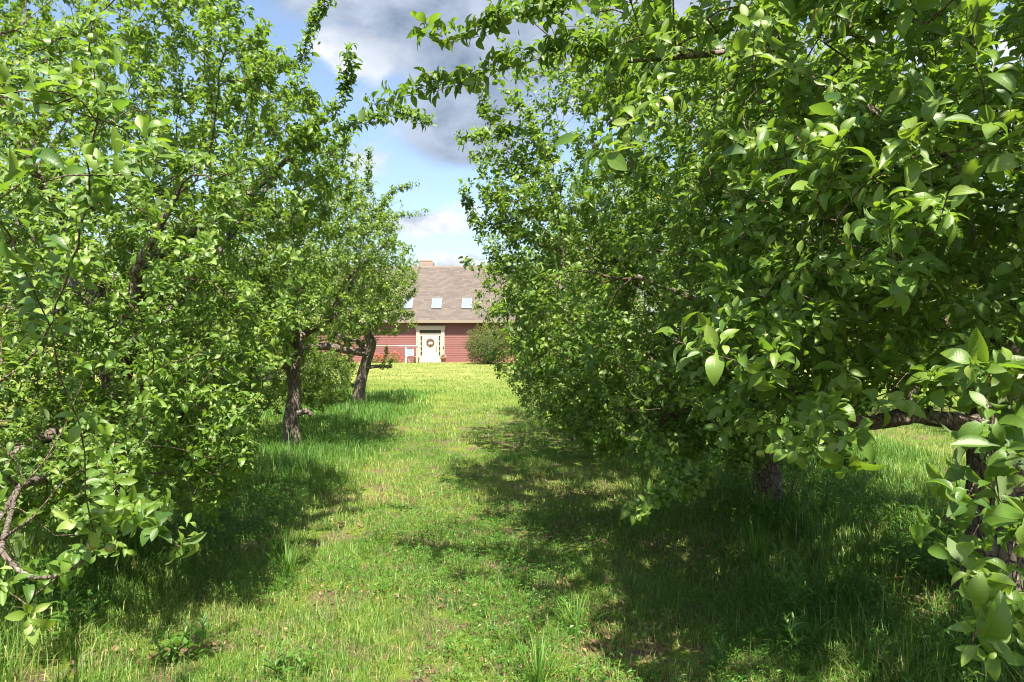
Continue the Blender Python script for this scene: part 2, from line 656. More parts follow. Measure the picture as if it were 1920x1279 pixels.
class Skel:
    def __init__(self, cap=60000):
        self.P = np.zeros((cap, 3))
        self.par = np.full(cap, -1, dtype=np.int64)
        self.L = np.zeros(cap)
        self.fix = np.zeros(cap)
        self.D = np.zeros((cap, 3))
        self.n = 0

    def add(self, p, par, fix=0.0, length=None):
        i = self.n
        self.P[i] = p
        self.par[i] = par
        self.fix[i] = fix
        if par >= 0:
            d = p - self.P[par]
            l = np.linalg.norm(d)
            self.L[i] = self.L[par] + (l if length is None else length)
            self.D[i] = d / max(l, 1e-6)
        else:
            self.D[i] = (0, 0, 1)
        self.n += 1
        return i


def sample_canopy(blobs, n, rng, thr, seed, zmin, keep, shell=0.5):
    out = []
    vol = np.array([b[3] * b[4] * b[5] * (b[6] if len(b) > 6 else 1.0) for b in blobs])
    cnt = 0
    while cnt < n:
        m = n * 2
        k = rng.choice(len(blobs), m, p=vol / vol.sum())
        B = np.array([b[:6] for b in blobs])[k]
        d = unit(rng.normal(size=(m, 3)))
        r = rng.random(m) ** (1 / 3)
        r = np.where(rng.random(m) < shell, 0.72 + 0.28 * r, r)
        p = B[:, :3] + d * r[:, None] * B[:, 3:6]
        ok = (p[:, 2] > zmin) & (vnoise(p * 1.35, seed) > thr) & keep(p)
        p = p[ok]
        out.append(p)
        cnt += len(p)
    p = np.concatenate(out)[:n]
    return p


def far_from_eye(p, dmin=1.15):
    return np.linalg.norm(p - np.array([0, 0, EYE]), axis=-1) > dmin


APPLE_MESH = None


def apple_mesh():
    global APPLE_MESH
    if APPLE_MESH is None:
        r = 0.0165
        prof = []
        for i in range(15):
            a = math.pi * i / 14
            rr = r * math.sin(a) * (1.02 + 0.05 * math.cos(a))
            z = -r * 0.93 * math.cos(a)
            if i > 11:
                z -= r * 0.12 * (i - 11)
            if i < 2:
                z += r * 0.10 * (2 - i)
            prof.append((max(rr, 0.0004), z))
        b = MB()
        b.lathe(prof, n=18)
        b.tube([(0, 0, r * 0.5), (0.001, 0, r * 1.3), (0.004, 0.001, r * 2.1)], [0.0011, 0.0009, 0.0014], 6)
        for k in range(5):
            a = k * 2 * math.pi / 5
            c, s = math.cos(a), math.sin(a)
            b.add([(0.002 * c - 0.0012 * s, 0.002 * s + 0.0012 * c, -r * 0.9), (0.002 * c + 0.0012 * s, 0.002 * s - 0.0012 * c, -r * 0.9), (0.0052 * c, 0.0052 * s, -r * 1.22)], [(0, 1, 2)])
        APPLE_MESH = b.mesh('apple', M_APPLE)
    return APPLE_MESH


def make_tree(label, base, trunk, limbs, blobs, n_pts, n_leaves, lt, seed, leaf=(0.062, 0.098), thr=0.36, zmin=0.35, shoots=(), apples=(),
              leaf_m=None, group='apple trees in the orchard rows', keep=None, sides=18, sprouts=0.3, cat='apple tree', suckers=0, bf=0.32, name='apple_tree',
              droop=0.0, hero_w=1.4, shell=0.5, cuts=()):
    rng = np.random.default_rng(seed)
    keep = keep or far_from_eye
    bz = float(ground_z(base[0], base[1])) - 0.05
    org = np.array([base[0], base[1], bz])
    root = empty(name, org, label, cat, group)
    sk = Skel()
    # trunk
    tp = np.array([t[:3] for t in trunk], float)
    tr = [t[3] for t in trunk]
    V, F, cap, P, rr = knobby_tube(tp, tr, sides, seed, 0.10, 0.45)
    me = np_mesh('trunk', V - org, [F, cap], mat=M_BARK)
    link('trunk', me, root)
    prev = -1
    first = []
    for p, r in zip(P[::2], rr[::2]):
        prev = sk.add(p, prev, r, length=0.0 if prev >= 0 else None)
        first.append(prev)
    trunk_end = prev
    # limbs
    for li, lb in enumerate(limbs):
        pts = np.array([q[:3] for q in lb], float)
        rads = [q[3] for q in lb]
        # jitter the inner points so that the limb is crooked
        d0 = np.linalg.norm(sk.P[:sk.n] - pts[0], axis=1)
        at = int(np.argmin(d0))
        pts[0] = sk.P[at]
        V, F, cap, P, rr = knobby_tube(pts, rads, max(8, sides - 6), seed + 17 * li + 3, 0.19)
        sawn = li in cuts
        me = np_mesh('limb', V - org, [F, cap], mats=[M_BARK, M_CUT], matidx=[0] * len(F) + [1 if sawn else 0] * len(cap))
        link('limb', me, root)
        pv = at
        for p, r in zip(P[1::2], rr[1::2]):
            pv = sk.add(p, pv, r, length=np.linalg.norm(p - sk.P[pv]) * 0.35)
    n_fix = sk.n
    # twig points
    pts = sample_canopy(blobs, n_pts, rng, thr, seed, zmin, keep, shell)
    top = sk.P[trunk_end]
    dmin = np.array([np.min(np.linalg.norm(sk.P[:n_fix] - p, axis=1)) for p in pts])
    pts = pts[np.argsort(dmin)]

    def connect(p, step=0.11, direct=False):
        n = sk.n
        dv = p - sk.P[:n]
        d = np.linalg.norm(dv, axis=1)
        cost = d + bf * sk.L[:n]
        # prefer carrying on in the branch's own direction
        cos = np.einsum('ij,ij->i', dv, sk.D[:n]) / np.maximum(d, 1e-6)
        cost = cost + d * 0.22 * (1 - cos)
        j = int(np.argmin(cost))
        l = d[j]
        if l < 0.03:
            return j
        k = max(1, int(round(l / step)))
        ctrl = sk.P[j] + sk.D[j] * l * 0.35 + (p - sk.P[j]) * 0.25 + rng.normal(0, 0.06 * l, 3) + np.array([0, 0, 0.05 * l])
        pv = j
        for i in range(1, k + 1):
            u = i / k
            q = (1 - u) ** 2 * sk.P[j] + 2 * u * (1 - u) * ctrl + u * u * p
            if i < k:
                q = q + rng.normal(0, 0.008, 3)
            pv = sk.add(q, pv)
        return pv

    for p in pts:
        connect(p)
    ap_nodes = []
    for a in apples:
        connect(np.array(a) + np.array([0, 0, 0.032]), 0.08)
    hero0 = sk.n
    for sh in shoots:
        q = np.array(sh, float)
        pv = connect(q[0], 0.12)
        seg = np.linalg.norm(np.diff(q, axis=0), axis=1)
        s = np.concatenate([[0], np.cumsum(seg)])
        m = max(2, int(s[-1] / 0.06))
        u = np.linspace(0, s[-1], m + 1)[1:]
        for uu in u:
            pp = np.array([np.interp(uu, s, q[:, k]) for k in range(3)]) + rng.normal(0, 0.006, 3)
            pv = sk.add(pp, pv)
    # water sprouts: upright shoots from the upper outside
    hero1 = sk.n
    n = sk.n
    ch = np.zeros(n, dtype=int)
    np.add.at(ch, sk.par[1:n], 1)
    tips = np.where((ch == 0) & (np.arange(n) >= n_fix))[0]
    ctr = np.average([b[:3] for b in blobs], axis=0, weights=[b[3] * b[4] * b[5] for b in blobs])
    for t_ in tips:
        hero = t_ >= hero0
        ln = rng.uniform(0.06, 0.20) if rng.random() > sprouts else rng.uniform(0.2, 0.5)
        if hero:
            ln = 0.05
        out = unit(sk.P[t_] - ctr)
        d = unit(sk.D[t_] * 0.8 + out * 0.5 + np.array([0, 0, 0.75 - droop]) + rng.normal(0, 0.25, 3))
        k = max(1, int(ln / 0.07))
        pv = t_
        for i in range(k):
            d = unit(d + np.array([0, 0, 0.10 - droop * 0.5]) + rng.normal(0, 0.06, 3))
            q = sk.P[pv] + d * ln / k
            if not keep(q[None])[0]:
                break
            pv = sk.add(q, pv)
    n = sk.n
    P, par = sk.P[:n], sk.par[:n]
    # pipe-model radii
    rad = np.full(n, 0.0)
    acc = np.zeros(n)
    for i in range(n - 1, -1, -1):
        r = max(acc[i] ** (1 / 2.25), 0.0017)
        rad[i] = r
        if par[i] >= 0:
            acc[par[i]] += r ** 2.25
    e = np.arange(n_fix, n)
    pa = par[e]
    # main child of each node keeps the ring
    main = np.full(n, -1)
    order = np.argsort(rad[e])
    main[pa[order]] = e[order]
    Dn = sk.D[:n].copy()
    mc = np.where(main >= 0)[0]
    Dn[mc] = unit(Dn[mc] + unit(P[main[mc]] - P[mc]))
    ismain = (main[pa] == e) & (pa >= n_fix)
    k = 6 if lt is LT_NEAR else (5 if lt is LT_MID else 4)
    r0 = np.where(ismain, rad[pa], np.minimum(rad[e] * 1.25, np.maximum(rad[pa], rad[e])))
    d0 = np.where(ismain[:, None], Dn[pa], unit(P[e] - P[pa]))
    r1, d1 = rad[e], Dn[e]

    def ring(c, d, r):
        ref = np.array([0.62, 0.55, 0.13])
        u = unit(np.cross(d, ref) + 1e-5)
        w = np.cross(d, u)
        a = np.arange(k) * 2 * math.pi / k
        return c[:, None] + r[:, None, None] * (np.cos(a)[None, :, None] * u[:, None] + np.sin(a)[None, :, None] * w[:, None])
    A = ring(P[pa], d0, r0)
    B = ring(P[e], d1, r1)
    VV = np.concatenate([A, B], 1).reshape(-1, 3)
    off = (np.arange(len(e)) * 2 * k)[:, None]
    kk = np.arange(k)
    q = np.stack([kk, (kk + 1) % k, k + (kk + 1) % k, k + kk], -1)
    FF = (q[None] + off[..., None]).reshape(-1, 4)
    link('twigs', np_mesh('twigs', VV - org, [FF], mat=M_TWIG), root)
    # leaves: spur rosettes along the thin wood, alternate leaves up the shoots
    thin = e[(rad[e] < 0.0075)]
    ln = np.linalg.norm(P[thin] - P[par[thin]], axis=1)
    wgt = ln * np.where(rad[thin] < 0.003, 1.0, 0.8) * np.where(thin < hero0, 0.06 + np.clip((vnoise(P[thin] * 2.6, seed + 4) - 0.14) * 3.2, 0, 1), 1.0) * np.where((thin >= hero0) & (thin < hero1), np.where(P[thin, 1] > 2.8, 3.2, hero_w), 1.0)
    per = 6
    nr = n_leaves // per
    ch2 = rng.choice(len(thin), nr, p=wgt / wgt.sum())
    nodes = thin[ch2]
    u = rng.random(nr)[:, None]
    base_p = P[par[nodes]] * (1 - u) + P[nodes] * u
    out = unit(base_p - ctr)
    ed = sk.D[nodes]
    sdir = unit(ed * 0.45 + out * 0.35 + np.array([0, 0, 0.75 - droop]) + rng.normal(0, 0.38, (nr, 3)))
    spur = rng.uniform(0.0, 0.05, (nr, 1))
    base_p = base_p + sdir * spur
    big = rng.uniform(0.75, 1.1, nr)
    tintc = np.clip(rng.normal(0.45, 0.17, nr), 0, 1)
    pos, ax, nm, sz, ti = [], [], [], [], []
    ref = unit(np.cross(sdir, rng.normal(size=(nr, 3))))
    ref2 = np.cross(sdir, ref)
    for j in range(per):
        a = j * 2.39996 + rng.uniform(-0.4, 0.4, nr)
        rad_d = np.cos(a)[:, None] * ref + np.sin(a)[:, None] * ref2
        open_ = rng.uniform(0.55, 2.0, nr)[:, None]
        axd = unit(np.cos(open_) * sdir + np.sin(open_) * rad_d)
        nrm = sdir * np.sin(open_) - rad_d * np.cos(open_) + np.array([0, 0, 0.35]) + rng.normal(0, 0.34, (nr, 3))
        pos.append(base_p + sdir * (j * rng.uniform(0.003, 0.016, nr))[:, None] + rng.normal(0, 0.006, (nr, 3)))
        ax.append(axd + np.array([0, 0, -0.10]))
        nm.append(nrm)
        sz.append(rng.uniform(leaf[0], leaf[1], nr) * big * rng.choice([0.5, 0.8, 1.0, 1.12], nr, p=[.14, .26, .36, .24]) * (1.0 if j < 4 else 0.72))
        ti.append(np.clip(tintc + rng.normal(0, 0.10, nr) + (0.0 if j < 4 else 0.2), 0, 1))
    pos, ax, nm, sz, ti = (np.concatenate(q) for q in (pos, ax, nm, sz, ti))
    ok = far_from_eye(pos, 1.1)
    pos, ax, nm, sz, ti = pos[ok], ax[ok], nm[ok], sz[ok], ti[ok]
    # a few yellowing leaves
    old = rng.random(len(ti)) < 0.0006
    ti = np.where(old, 1.0, np.minimum(ti, 0.965))
    link('crown', leaf_mesh('crown', pos, ax, nm, sz, ti, lt, leaf_m or M_LEAF, rng, org), root)
    if suckers:
        mb = MB()
        sp, sa, sn, ss, st = [], [], [], [], []
        for i in range(suckers):
            a = rng.uniform(0, 2 * math.pi)
            b0 = org + np.array([math.cos(a) * 0.16, math.sin(a) * 0.16, 0.03])
            d = unit(np.array([math.cos(a) * 0.35, math.sin(a) * 0.35, 1.0]) + rng.normal(0, 0.12, 3))
            h = rng.uniform(0.3, 0.8)
            q = [b0 + d * h * t + np.array([0, 0, 0]) + rng.normal(0, 0.01, 3) for t in (0, .33, .66, 1)]
            mb.tube([x - org for x in q], [0.005, 0.004, 0.003, 0.0015], 5)
            for j in range(int(h / 0.035)):
                t = (j + 1.5) / (h / 0.035 + 1)
                c = np.array([np.interp(t, (0, .33, .66, 1), [x[m] for x in q]) for m in range(3)])
                aa = j * 2.4 + i
                rd = np.array([math.cos(aa), math.sin(aa), 0.35])
                sp.append(c), sa.append(rd), sn.append(np.array([0, 0, 1.0]) - rd * 0.3), ss.append(rng.uniform(0.035, 0.06)), st.append(rng.uniform(0.3, 0.8))
        sc = mb.build('sucker', M_TWIG, root)
        link('sucker_leaves', leaf_mesh('sucker_leaves', np.array(sp), np.array(sa), np.array(sn), np.array(ss), np.array(st), LT_MID, M_LEAF, rng, org), sc)
    for a in apples:
        o = link('apple', apple_mesh(), root, np.array(a) - org)
        o.rotation_euler = (rng.uniform(-0.3, 0.3), rng.uniform(-0.3, 0.3), rng.uniform(0, 6))
        s = rng.uniform(0.72, 0.9)
        o.scale = (s, s, s)
    return root


def copy_tree(o, parent=None):
    c = o.copy()
    C.objects.link(c)
    c.parent = parent
    for ch in list(o.children):
        copy_tree(ch, c)
    return c


# ---- the right row
def T(x, y, hs, r0, lean=(0, 0), wob=0.03, seed=0):
    g = np.random.default_rng(seed)
    out = []
    for i, h in enumerate(hs):
        f = h / hs[-1]
        out.append((x + lean[0] * f + g.normal(0, wob) * (i > 0), y + lean[1] * f + g.normal(0, wob) * (i > 0), h - (0.08 if i == 0 else 0), r0 * (1 - 0.35 * f)))
    return out


def limb(p0, *rest, r=(0.06, 0.02)):
    pts = [p0, *rest]
    return [(*p, r[0] + (r[1] - r[0]) * i / (len(pts) - 1)) for i, p in enumerate(pts)]


def radial_limbs(x, y, z, n, reach, rise, seed, r=(0.055, 0.016)):
    g = np.random.default_rng(seed)
    out = []
    for i in range(n):
        a = 2 * math.pi * (i + g.uniform(-0.25, 0.25)) / n
        L = reach * g.uniform(0.75, 1.1)
        up = rise * g.uniform(0.5, 1.3)
        c, s = math.cos(a), math.sin(a)
        k = g.normal(0, 0.09, (3, 3))
        out.append(limb((x, y, z + g.uniform(-0.25, 0.1)), np.array([x + c * L * .3, y + s * L * .3, z + up * .25]) + k[0],
                        np.array([x + c * L * .65, y + s * L * .65, z + up * .6]) + k[1], np.array([x + c * L, y + s * L, z + up]) + k[2], r=r))
    return out


# nearest tree on the right: its trunk stands at the right edge, its crown reaches out beside the camera
def keep_r(p):
    p = np.asarray(p)
    z, x, y = p[:, 2], p[:, 0], p[:, 1]
    # trees are pruned so that the walk stays open and the low ground under them is clear
    edge = 0.20 + 0.55 * np.clip((1.3 - z) / 0.9, 0, 1)
    hi = np.clip((z - 2.35) / 0.9, 0, 1)
    return far_from_eye(p, 1.25) & ((x > edge - 0.9 * hi) | (y > 5.0)) & (x > 0.12 * y - 1.25) & ~((y < 2.6) & (z < 1.40)) & ~((z < 1.30) & (x > 0.50 * y))


make_tree('big apple tree whose thick barky trunk is cut by the right edge of the photo', (2.97, 4.15),
          T(2.97, 4.15, [0, .4, .9, 1.35, 1.6], 0.225, (-0.05, -0.05), 0.02, 1),
          [limb((3.0, 4.1, 1.15), (2.72, 4.0, 1.10), (2.35, 3.95, 1.17), (1.95, 3.8, 1.14), (1.5, 3.6, 1.3), r=(0.062, 0.03))] +
          radial_limbs(2.97, 4.1, 1.55, 6, 1.6, 1.5, 4) +
          [limb((2.9, 4.0, 1.6), (2.3, 3.6, 2.6), (1.2, 3.4, 3.05), (0.55, 3.3, 2.95), r=(0.036, 0.009))],
          [(2.75, 3.4, 2.6, 1.75, 2.1, 1.65, 1.3), (1.45, 3.25, 2.75, 1.05, 1.3, 1.15, 1.35), (1.75, 2.5, 1.75, 1.05, 1.1, .80, 1.6), (1.75, 2.1, 2.5, 1.0, .9, .9, 1.5), (1.35, 3.3, 1.5, .8, .8, .4, 1.8), (0.75, 3.35, 3.35, 0.95, 1.0, .6, 1.2), (3.4, 4.6, 2.4, 1.7, 1.6, 1.6, .7)],
          2500, 60000, LT_NEAR, 101, hero_w=1.35, leaf=(0.066, 0.112), thr=0.30, zmin=1.12, keep=keep_r,
          shoots=[[px(1130, 95, 3.4), px(1010, 110, 3.4), px(900, 150, 3.5), px(800, 175, 3.6), px(700, 195, 3.7)],
                  [px(1060, 20, 3.3), px(960, 35, 3.3), px(880, 75, 3.35), px(815, 75, 3.4)],
                  [px(1860, 700, 1.75), px(1850, 860, 1.7), px(1800, 950, 1.65), px(1770, 985, 1.62)],
                  [px(1930, 900, 1.6), px(1895, 1040, 1.55), px(1860, 1120, 1.5), px(1830, 1200, 1.45)],
                  [px(1900, 330, 1.75), px(1850, 200, 1.7), px(1825, 60, 1.68)],
                  [px(1930, 1010, 1.75), px(1900, 1150, 1.7), px(1880, 1230, 1.65)],
                  [px(1950, 880, 2.0), px(1890, 930, 1.95), px(1830, 1000, 1.9), px(1790, 1060, 1.85)],
                  [px(1560, 790, 2.3), px(1500, 830, 2.2), px(1480, 850, 2.1)],
                  [px(1700, 700, 2.2), px(1620, 790, 2.1), px(1560, 850, 2.05)]],
          apples=[px(1425, 850, 2.6), px(1822, 752, 2.2), px(1152, 316, 2.3), px(1385, 385, 2.4)], sprouts=0.16)


def keep_r2(p):
    p = np.asarray(p)
    return far_from_eye(p, 1.5) & (p[:, 0] > -0.62 + 0.75 * np.clip((2.6 - p[:, 2]) / 1.4, 0, 1)) & (p[:, 0] > 0.04 * p[:, 1] - 0.75)


make_tree('apple tree with a dark leafy-based trunk, second trunk in from the right edge', (2.42, 6.45),
          T(2.42, 6.45, [0, .5, 1.0, 1.5], 0.135, (-0.05, 0.05), 0.03, 2),
          radial_limbs(2.4, 6.45, 1.4, 7, 1.6, 1.4, 7) + [limb((2.4, 6.4, 1.0), (1.9, 5.9, 1.15), (1.2, 5.3, 1.0), (.85, 4.7, 0.9), r=(0.04, 0.012))],
          [(1.9, 6.3, 2.55, 2.1, 1.9, 1.75, 1.1), (1.1, 5.9, 1.75, 1.15, 1.2, 1.0, 1.4), (1.5, 5.5, 1.15, 1.25, .9, .6, 2.4), (0.9, 6.3, 3.3, 1.2, 1.2, 1.1, 1.1), (2.7, 6.9, 2.6, 1.8, 1.6, 1.7, .7)],
          2700, 84000, LT_MID, 102, leaf=(0.056, 0.092), thr=0.31, zmin=0.66, keep=keep_r2,
          shoots=[[px(1330, 900, 3.9), px(1270, 920, 3.7), px(1225, 945, 3.6), px(1195, 965, 3.5)],
                  [px(1000, 250, 6.0), px(900, 265, 5.9), px(862, 262, 5.8)],
                  [px(960, 440, 6.2), px(895, 430, 6.2), px(868, 355, 6.2)]],
          apples=[px(1505, 455, 4.6)], sprouts=0.3, suckers=16)


def keep_r3(p):
    p = np.asarray(p)
    return (p[:, 0] > -0.62 + 0.7 * np.clip((1.7 - p[:, 2]) / 1.3, 0, 1)) & (p[:, 0] > -0.045 * p[:, 1] - 0.05)


make_tree('bushy apple tree with low skirts, third back in the right row', (2.35, 10.2),
          T(2.35, 10.2, [0, .5, 1.0, 1.4], 0.13, (0, 0), 0.03, 3),
          radial_limbs(2.35, 10.2, 1.3, 7, 1.6, 1.2, 9),
          [(1.65, 10.1, 2.3, 2.25, 2.0, 1.9, 1.0), (1.2, 9.8, 1.2, 1.3, 1.5, .85, 1.4), (2.6, 10.4, 2.8, 1.9, 1.7, 1.5, .7)],
          2000, 54000, LT_MID, 103, leaf=(0.056, 0.088), thr=0.30, zmin=0.36, keep=keep_r3, sprouts=0.3, leaf_m=M_LEAF_FAR)
make_tree('last apple tree of the right row, its skirt hanging beside the round garden bush', (2.45, 14.2),
          T(2.45, 14.2, [0, .5, 1.0, 1.4], 0.13, (0, 0), 0.03, 4),
          radial_limbs(2.45, 14.2, 1.3, 7, 1.7, 1.2, 11),
          [(1.95, 14.1, 2.3, 2.1, 2.0, 1.9, 1.0), (1.35, 13.9, 1.3, 1.45, 1.5, .9, 1.2), (2.6, 14.4, 2.7, 1.9, 1.7, 1.5, .7)],
          1400, 38000, LT_FAR, 104, leaf=(0.064, 0.095), thr=0.31, zmin=0.5, keep=keep_r3, sprouts=0.3, leaf_m=M_LEAF_FAR)


# ---- the left row
def keep_l(p):
    p = np.asarray(p)
    lim = -0.78 - 0.10 * p[:, 1] - 0.55 * np.clip((1.4 - p[:, 2]) / 0.8, 0, 1) + 0.12 * np.clip((p[:, 2] - 2.4) / 0.6, 0, 1) - 1.05 * np.clip((p[:, 2] - 3.15) / 0.9, 0, 1)
    lim = np.where(p[:, 2] < 1.78, np.minimum(lim, -0.32 * p[:, 1]), lim)
    lim = np.where(p[:, 2] < 1.38, np.minimum(lim, -0.375 * p[:, 1]), lim)
    return far_from_eye(p, 1.55) & (p[:, 0] < lim) & (p[:, 1] > 2.2 + 0.62 * np.clip(p[:, 2] - 0.9, 0, 9))


make_tree('nearest left apple tree, sprawling over bare low limbs with a dark forked trunk', (-2.95, 5.2),
          T(-2.95, 5.2, [0, .45, .9, 1.4, 1.75], 0.145, (-0.05, 0.0), 0.035, 5),
          [limb((-2.95, 5.2, 1.35), (-2.75, 5.15, 1.42), (-2.3, 5.1, 1.37), (-1.86, 5.05, 1.31), r=(0.055, 0.036)),
           limb((-2.95, 5.2, 0.70), (-2.7, 5.0, .74), (-2.45, 4.9, 0.80), (-2.08, 4.85, 0.80), r=(0.055, 0.036)),
           limb((-2.95, 5.1, 0.8), (-2.65, 4.3, 0.92), (-2.4, 3.5, .90), (-2.1, 2.9, .98), r=(0.05, 0.014)),
           limb((-2.1, 2.9, .98), px(0, 1035, 1.95), px(50, 1085, 1.9), px(110, 1083, 1.85), px(160, 1050, 1.8), r=(0.009, 0.003)),
           limb((-2.1, 2.9, .98), px(-60, 1075, 2.2), px(0, 1015, 2.05), px(60, 972, 2.0), r=(0.010, 0.004)),
           limb((-2.95, 5.1, 1.0), (-2.9, 4.2, 1.0), (-2.75, 3.2, .78), (-2.4, 2.6, .85), r=(0.05, 0.02))] +
          radial_limbs(-2.98, 5.2, 1.65, 7, 1.6, 1.6, 14),
          [(-3.2, 4.7, 2.9, 1.95, 2.1, 2.0, 1.2), (-2.2, 4.1, 1.7, 1.0, 1.3, .95, 1.2), (-2.25, 4.8, 2.9, 1.25, 1.4, 1.0, 1.4), (-2.3, 4.2, 1.1, .95, 1.2, .6, 3.2), (-3.2, 3.7, 1.1, 1.3, 1.3, .6, 2.2), (-1.9, 3.4, .95, .8, .9, .45, 2.0), (-2.0, 4.4, .95, .55, .8, .40, 6.0), (-2.9, 3.0, 1.5, 1.3, 1.2, 0.9, 1.1), (-2.3, 3.0, 2.9, .9, 1.0, 1.0, 1.1)],
          2900, 98000, LT_NEAR, 201, hero_w=0.75, leaf=(0.048, 0.080), thr=0.30, zmin=0.50, keep=keep_l, cuts=(0, 1),
          shoots=[[px(440, 180, 4.6), px(560, 120, 4.6), px(585, 55, 4.6), px(610, -5, 4.6)],
                  [px(560, 260, 4.5), px(640, 200, 4.5), px(655, 140, 4.45), px(650, 95, 4.4)],
                  [px(560, 290, 4.6), px(650, 240, 4.7), px(740, 215, 4.8), px(800, 235, 4.8)],
                  [px(-20, 180, 1.7), px(70, 188, 1.7), px(150, 182, 1.75), px(190, 150, 1.8)],
                  [px(300, 300, 1.9), px(240, 325, 1.6), px(150, 330, 1.4), px(80, 335, 1.3)],
                  [px(-40, 360, 1.25), px(0, 365, 1.25), px(30, 350, 1.25)],
                  [px(30, 1050, 2.1), px(60, 1080, 2.0), px(120, 1085, 1.9), px(158, 1052, 1.8), px(180, 1020, 1.75)],
                  [px(180, 860, 2.2), px(240, 960, 1.95), px(290, 1000, 1.8), px(330, 1030, 1.75)],
                  [px(-40, 1060, 1.9), px(10, 1110, 1.8), px(60, 1140, 1.75)]],
          apples=[px(172, 72, 2.0), px(290, 232, 2.4), px(292, 425, 2.5), px(175, 1022, 1.75), px(207, 1027, 1.78), px(62, 1142, 1.75), px(140, 300, 2.6)], sprouts=0.2)


def keep_l2(p):
    p = np.asarray(p)
    return (p[:, 0] < -1.55 - 0.35 * np.clip((1.6 - p[:, 2]) / 0.5, 0, 1)) & ~((p[:, 2] < 1.25) & (np.abs(p[:, 0] + 3.2) < 0.55) & (p[:, 1] < 10.1)) & ~((p[:, 2] < 0.95) & (p[:, 1] < 10.2)) & ~((p[:, 2] < 1.75) & (p[:, 0] > -3.05) & (p[:, 1] < 12.6) & (p[:, 2] > 1.25)) & ~((p[:, 0] > -3.2) & (p[:, 2] < 1.3) & (p[:, 1] < 12.0)) & (p[:, 0] < -0.232 * p[:, 1] + 0.6 * np.clip(p[:, 2] - 1.3, 0, 3))


make_tree('apple tree on a straight grey trunk standing clear, middle of the left row', (-3.2, 10.0),
          T(-3.2, 10.0, [0, .4, .8, 1.12], 0.125, (-0.03, 0.02), 0.015, 6),
          [limb((-3.23, 10.0, 1.05), (-3.3, 10.0, 1.3), (-3.32, 9.95, 1.55), (-3.1, 9.9, 1.8), r=(0.055, 0.03)),
           limb((-3.2, 10.0, .55), (-3.0, 9.95, .58), (-2.92, 9.95, .52), r=(0.045, 0.04)),
           limb((-3.2, 10.0, 1.05), (-3.15, 10.1, 1.4), (-3.2, 10.2, 1.9), (-3.1, 10.2, 2.5), r=(0.07, 0.03))] +
          radial_limbs(-3.2, 10.1, 1.75, 6, 1.3, 1.2, 21),
          [(-3.15, 9.8, 2.5, 1.75, 1.9, 1.35, 1.0), (-2.5, 9.5, 2.9, .9, 1.3, 1.0, 1.2), (-3.9, 9.6, 1.6, 1.1, 1.5, .7, .9), (-3.6, 12.8, .85, .55, .9, .55, 5.0), (-4.2, 10.7, 1.35, .8, .8, .5, 2.0), (-3.5, 9.5, 1.55, .45, .5, .35, 4.0), (-4.0, 9.7, 1.2, .6, .8, .45, 3.0), (-4.6, 11.0, .9, 1.0, 1.2, .6, 1.5)],
          2400, 66000, LT_MID, 202, leaf=(0.050, 0.080), thr=0.29, zmin=0.30, keep=keep_l2, cuts=(1,),
          shoots=[[px(690, 350, 9.4), px(690, 310, 9.4), px(692, 285, 9.4)],
                  [px(680, 420, 9.3), px(730, 410, 9.25), px(765, 408, 9.2), px(795, 400, 9.2)],
                  [px(700, 400, 9.3), px(740, 360, 9.3), px(775, 350, 9.3)],
                  [px(600, 330, 9.5), px(640, 300, 9.5), px(655, 255, 9.5)]], sprouts=0.35, leaf_m=M_LEAF_FAR)


def keep_l3(p):
    p = np.asarray(p)
    return (p[:, 0] < -2.25 - 0.5 * np.clip((1.75 - p[:, 2]) / 0.4, 0, 1) - 0.7 * np.clip((1.4 - p[:, 2]) / 0.2, 0, 1)) & ~((p[:, 2] < 1.72) & (p[:, 1] < 16.3))


make_tree('last left apple tree with a leaning dark trunk and a bent bare bough', (-3.72, 16.5),
          [(-3.74, 16.5, -0.1, .16), (-3.70, 16.5, .4, .14), (-3.60, 16.5, .85, .125), (-3.46, 16.45, 1.25, .12), (-3.36, 16.4, 1.55, .11), (-3.55, 16.4, 1.95, .09)],
          [limb((-3.45, 16.45, 1.28), (-3.75, 16.3, 1.34), (-4.3, 16.0, 1.48), (-4.75, 15.7, 1.45), (-5.15, 15.4, 1.15), r=(0.10, 0.055)),
           limb((-3.5, 16.45, 1.3), (-3.75, 16.45, 1.62), (-4.0, 16.5, 1.62), (-4.35, 16.5, 1.85), r=(0.05, 0.03)),
           limb((-3.52, 16.45, .95), (-3.2, 16.3, 1.0), (-2.85, 16.2, .99), r=(0.05, 0.035))] +
          radial_limbs(-3.5, 16.4, 1.85, 6, 1.2, 1.3, 31),
          [(-3.6, 16.3, 2.9, 1.35, 1.7, 1.25, 1.2), (-4.4, 16.2, 2.6, 1.6, 1.7, 1.5, .9), (-2.75, 16.1, 2.5, .6, 1.0, .8, 1.2), (-4.6, 17.1, 1.1, 1.2, .8, .95, 1.6)],
          1400, 42000, LT_FAR, 203, leaf=(0.056, 0.086), thr=0.34, zmin=0.35, keep=keep_l3,
          shoots=[[px(716, 690, 16.2), px(722, 670, 16.2), px(724, 655, 16.2)], [px(728, 690, 16.2), px(735, 678, 16.2)]], sprouts=0.35, leaf_m=M_LEAF_FAR, cuts=(2,))

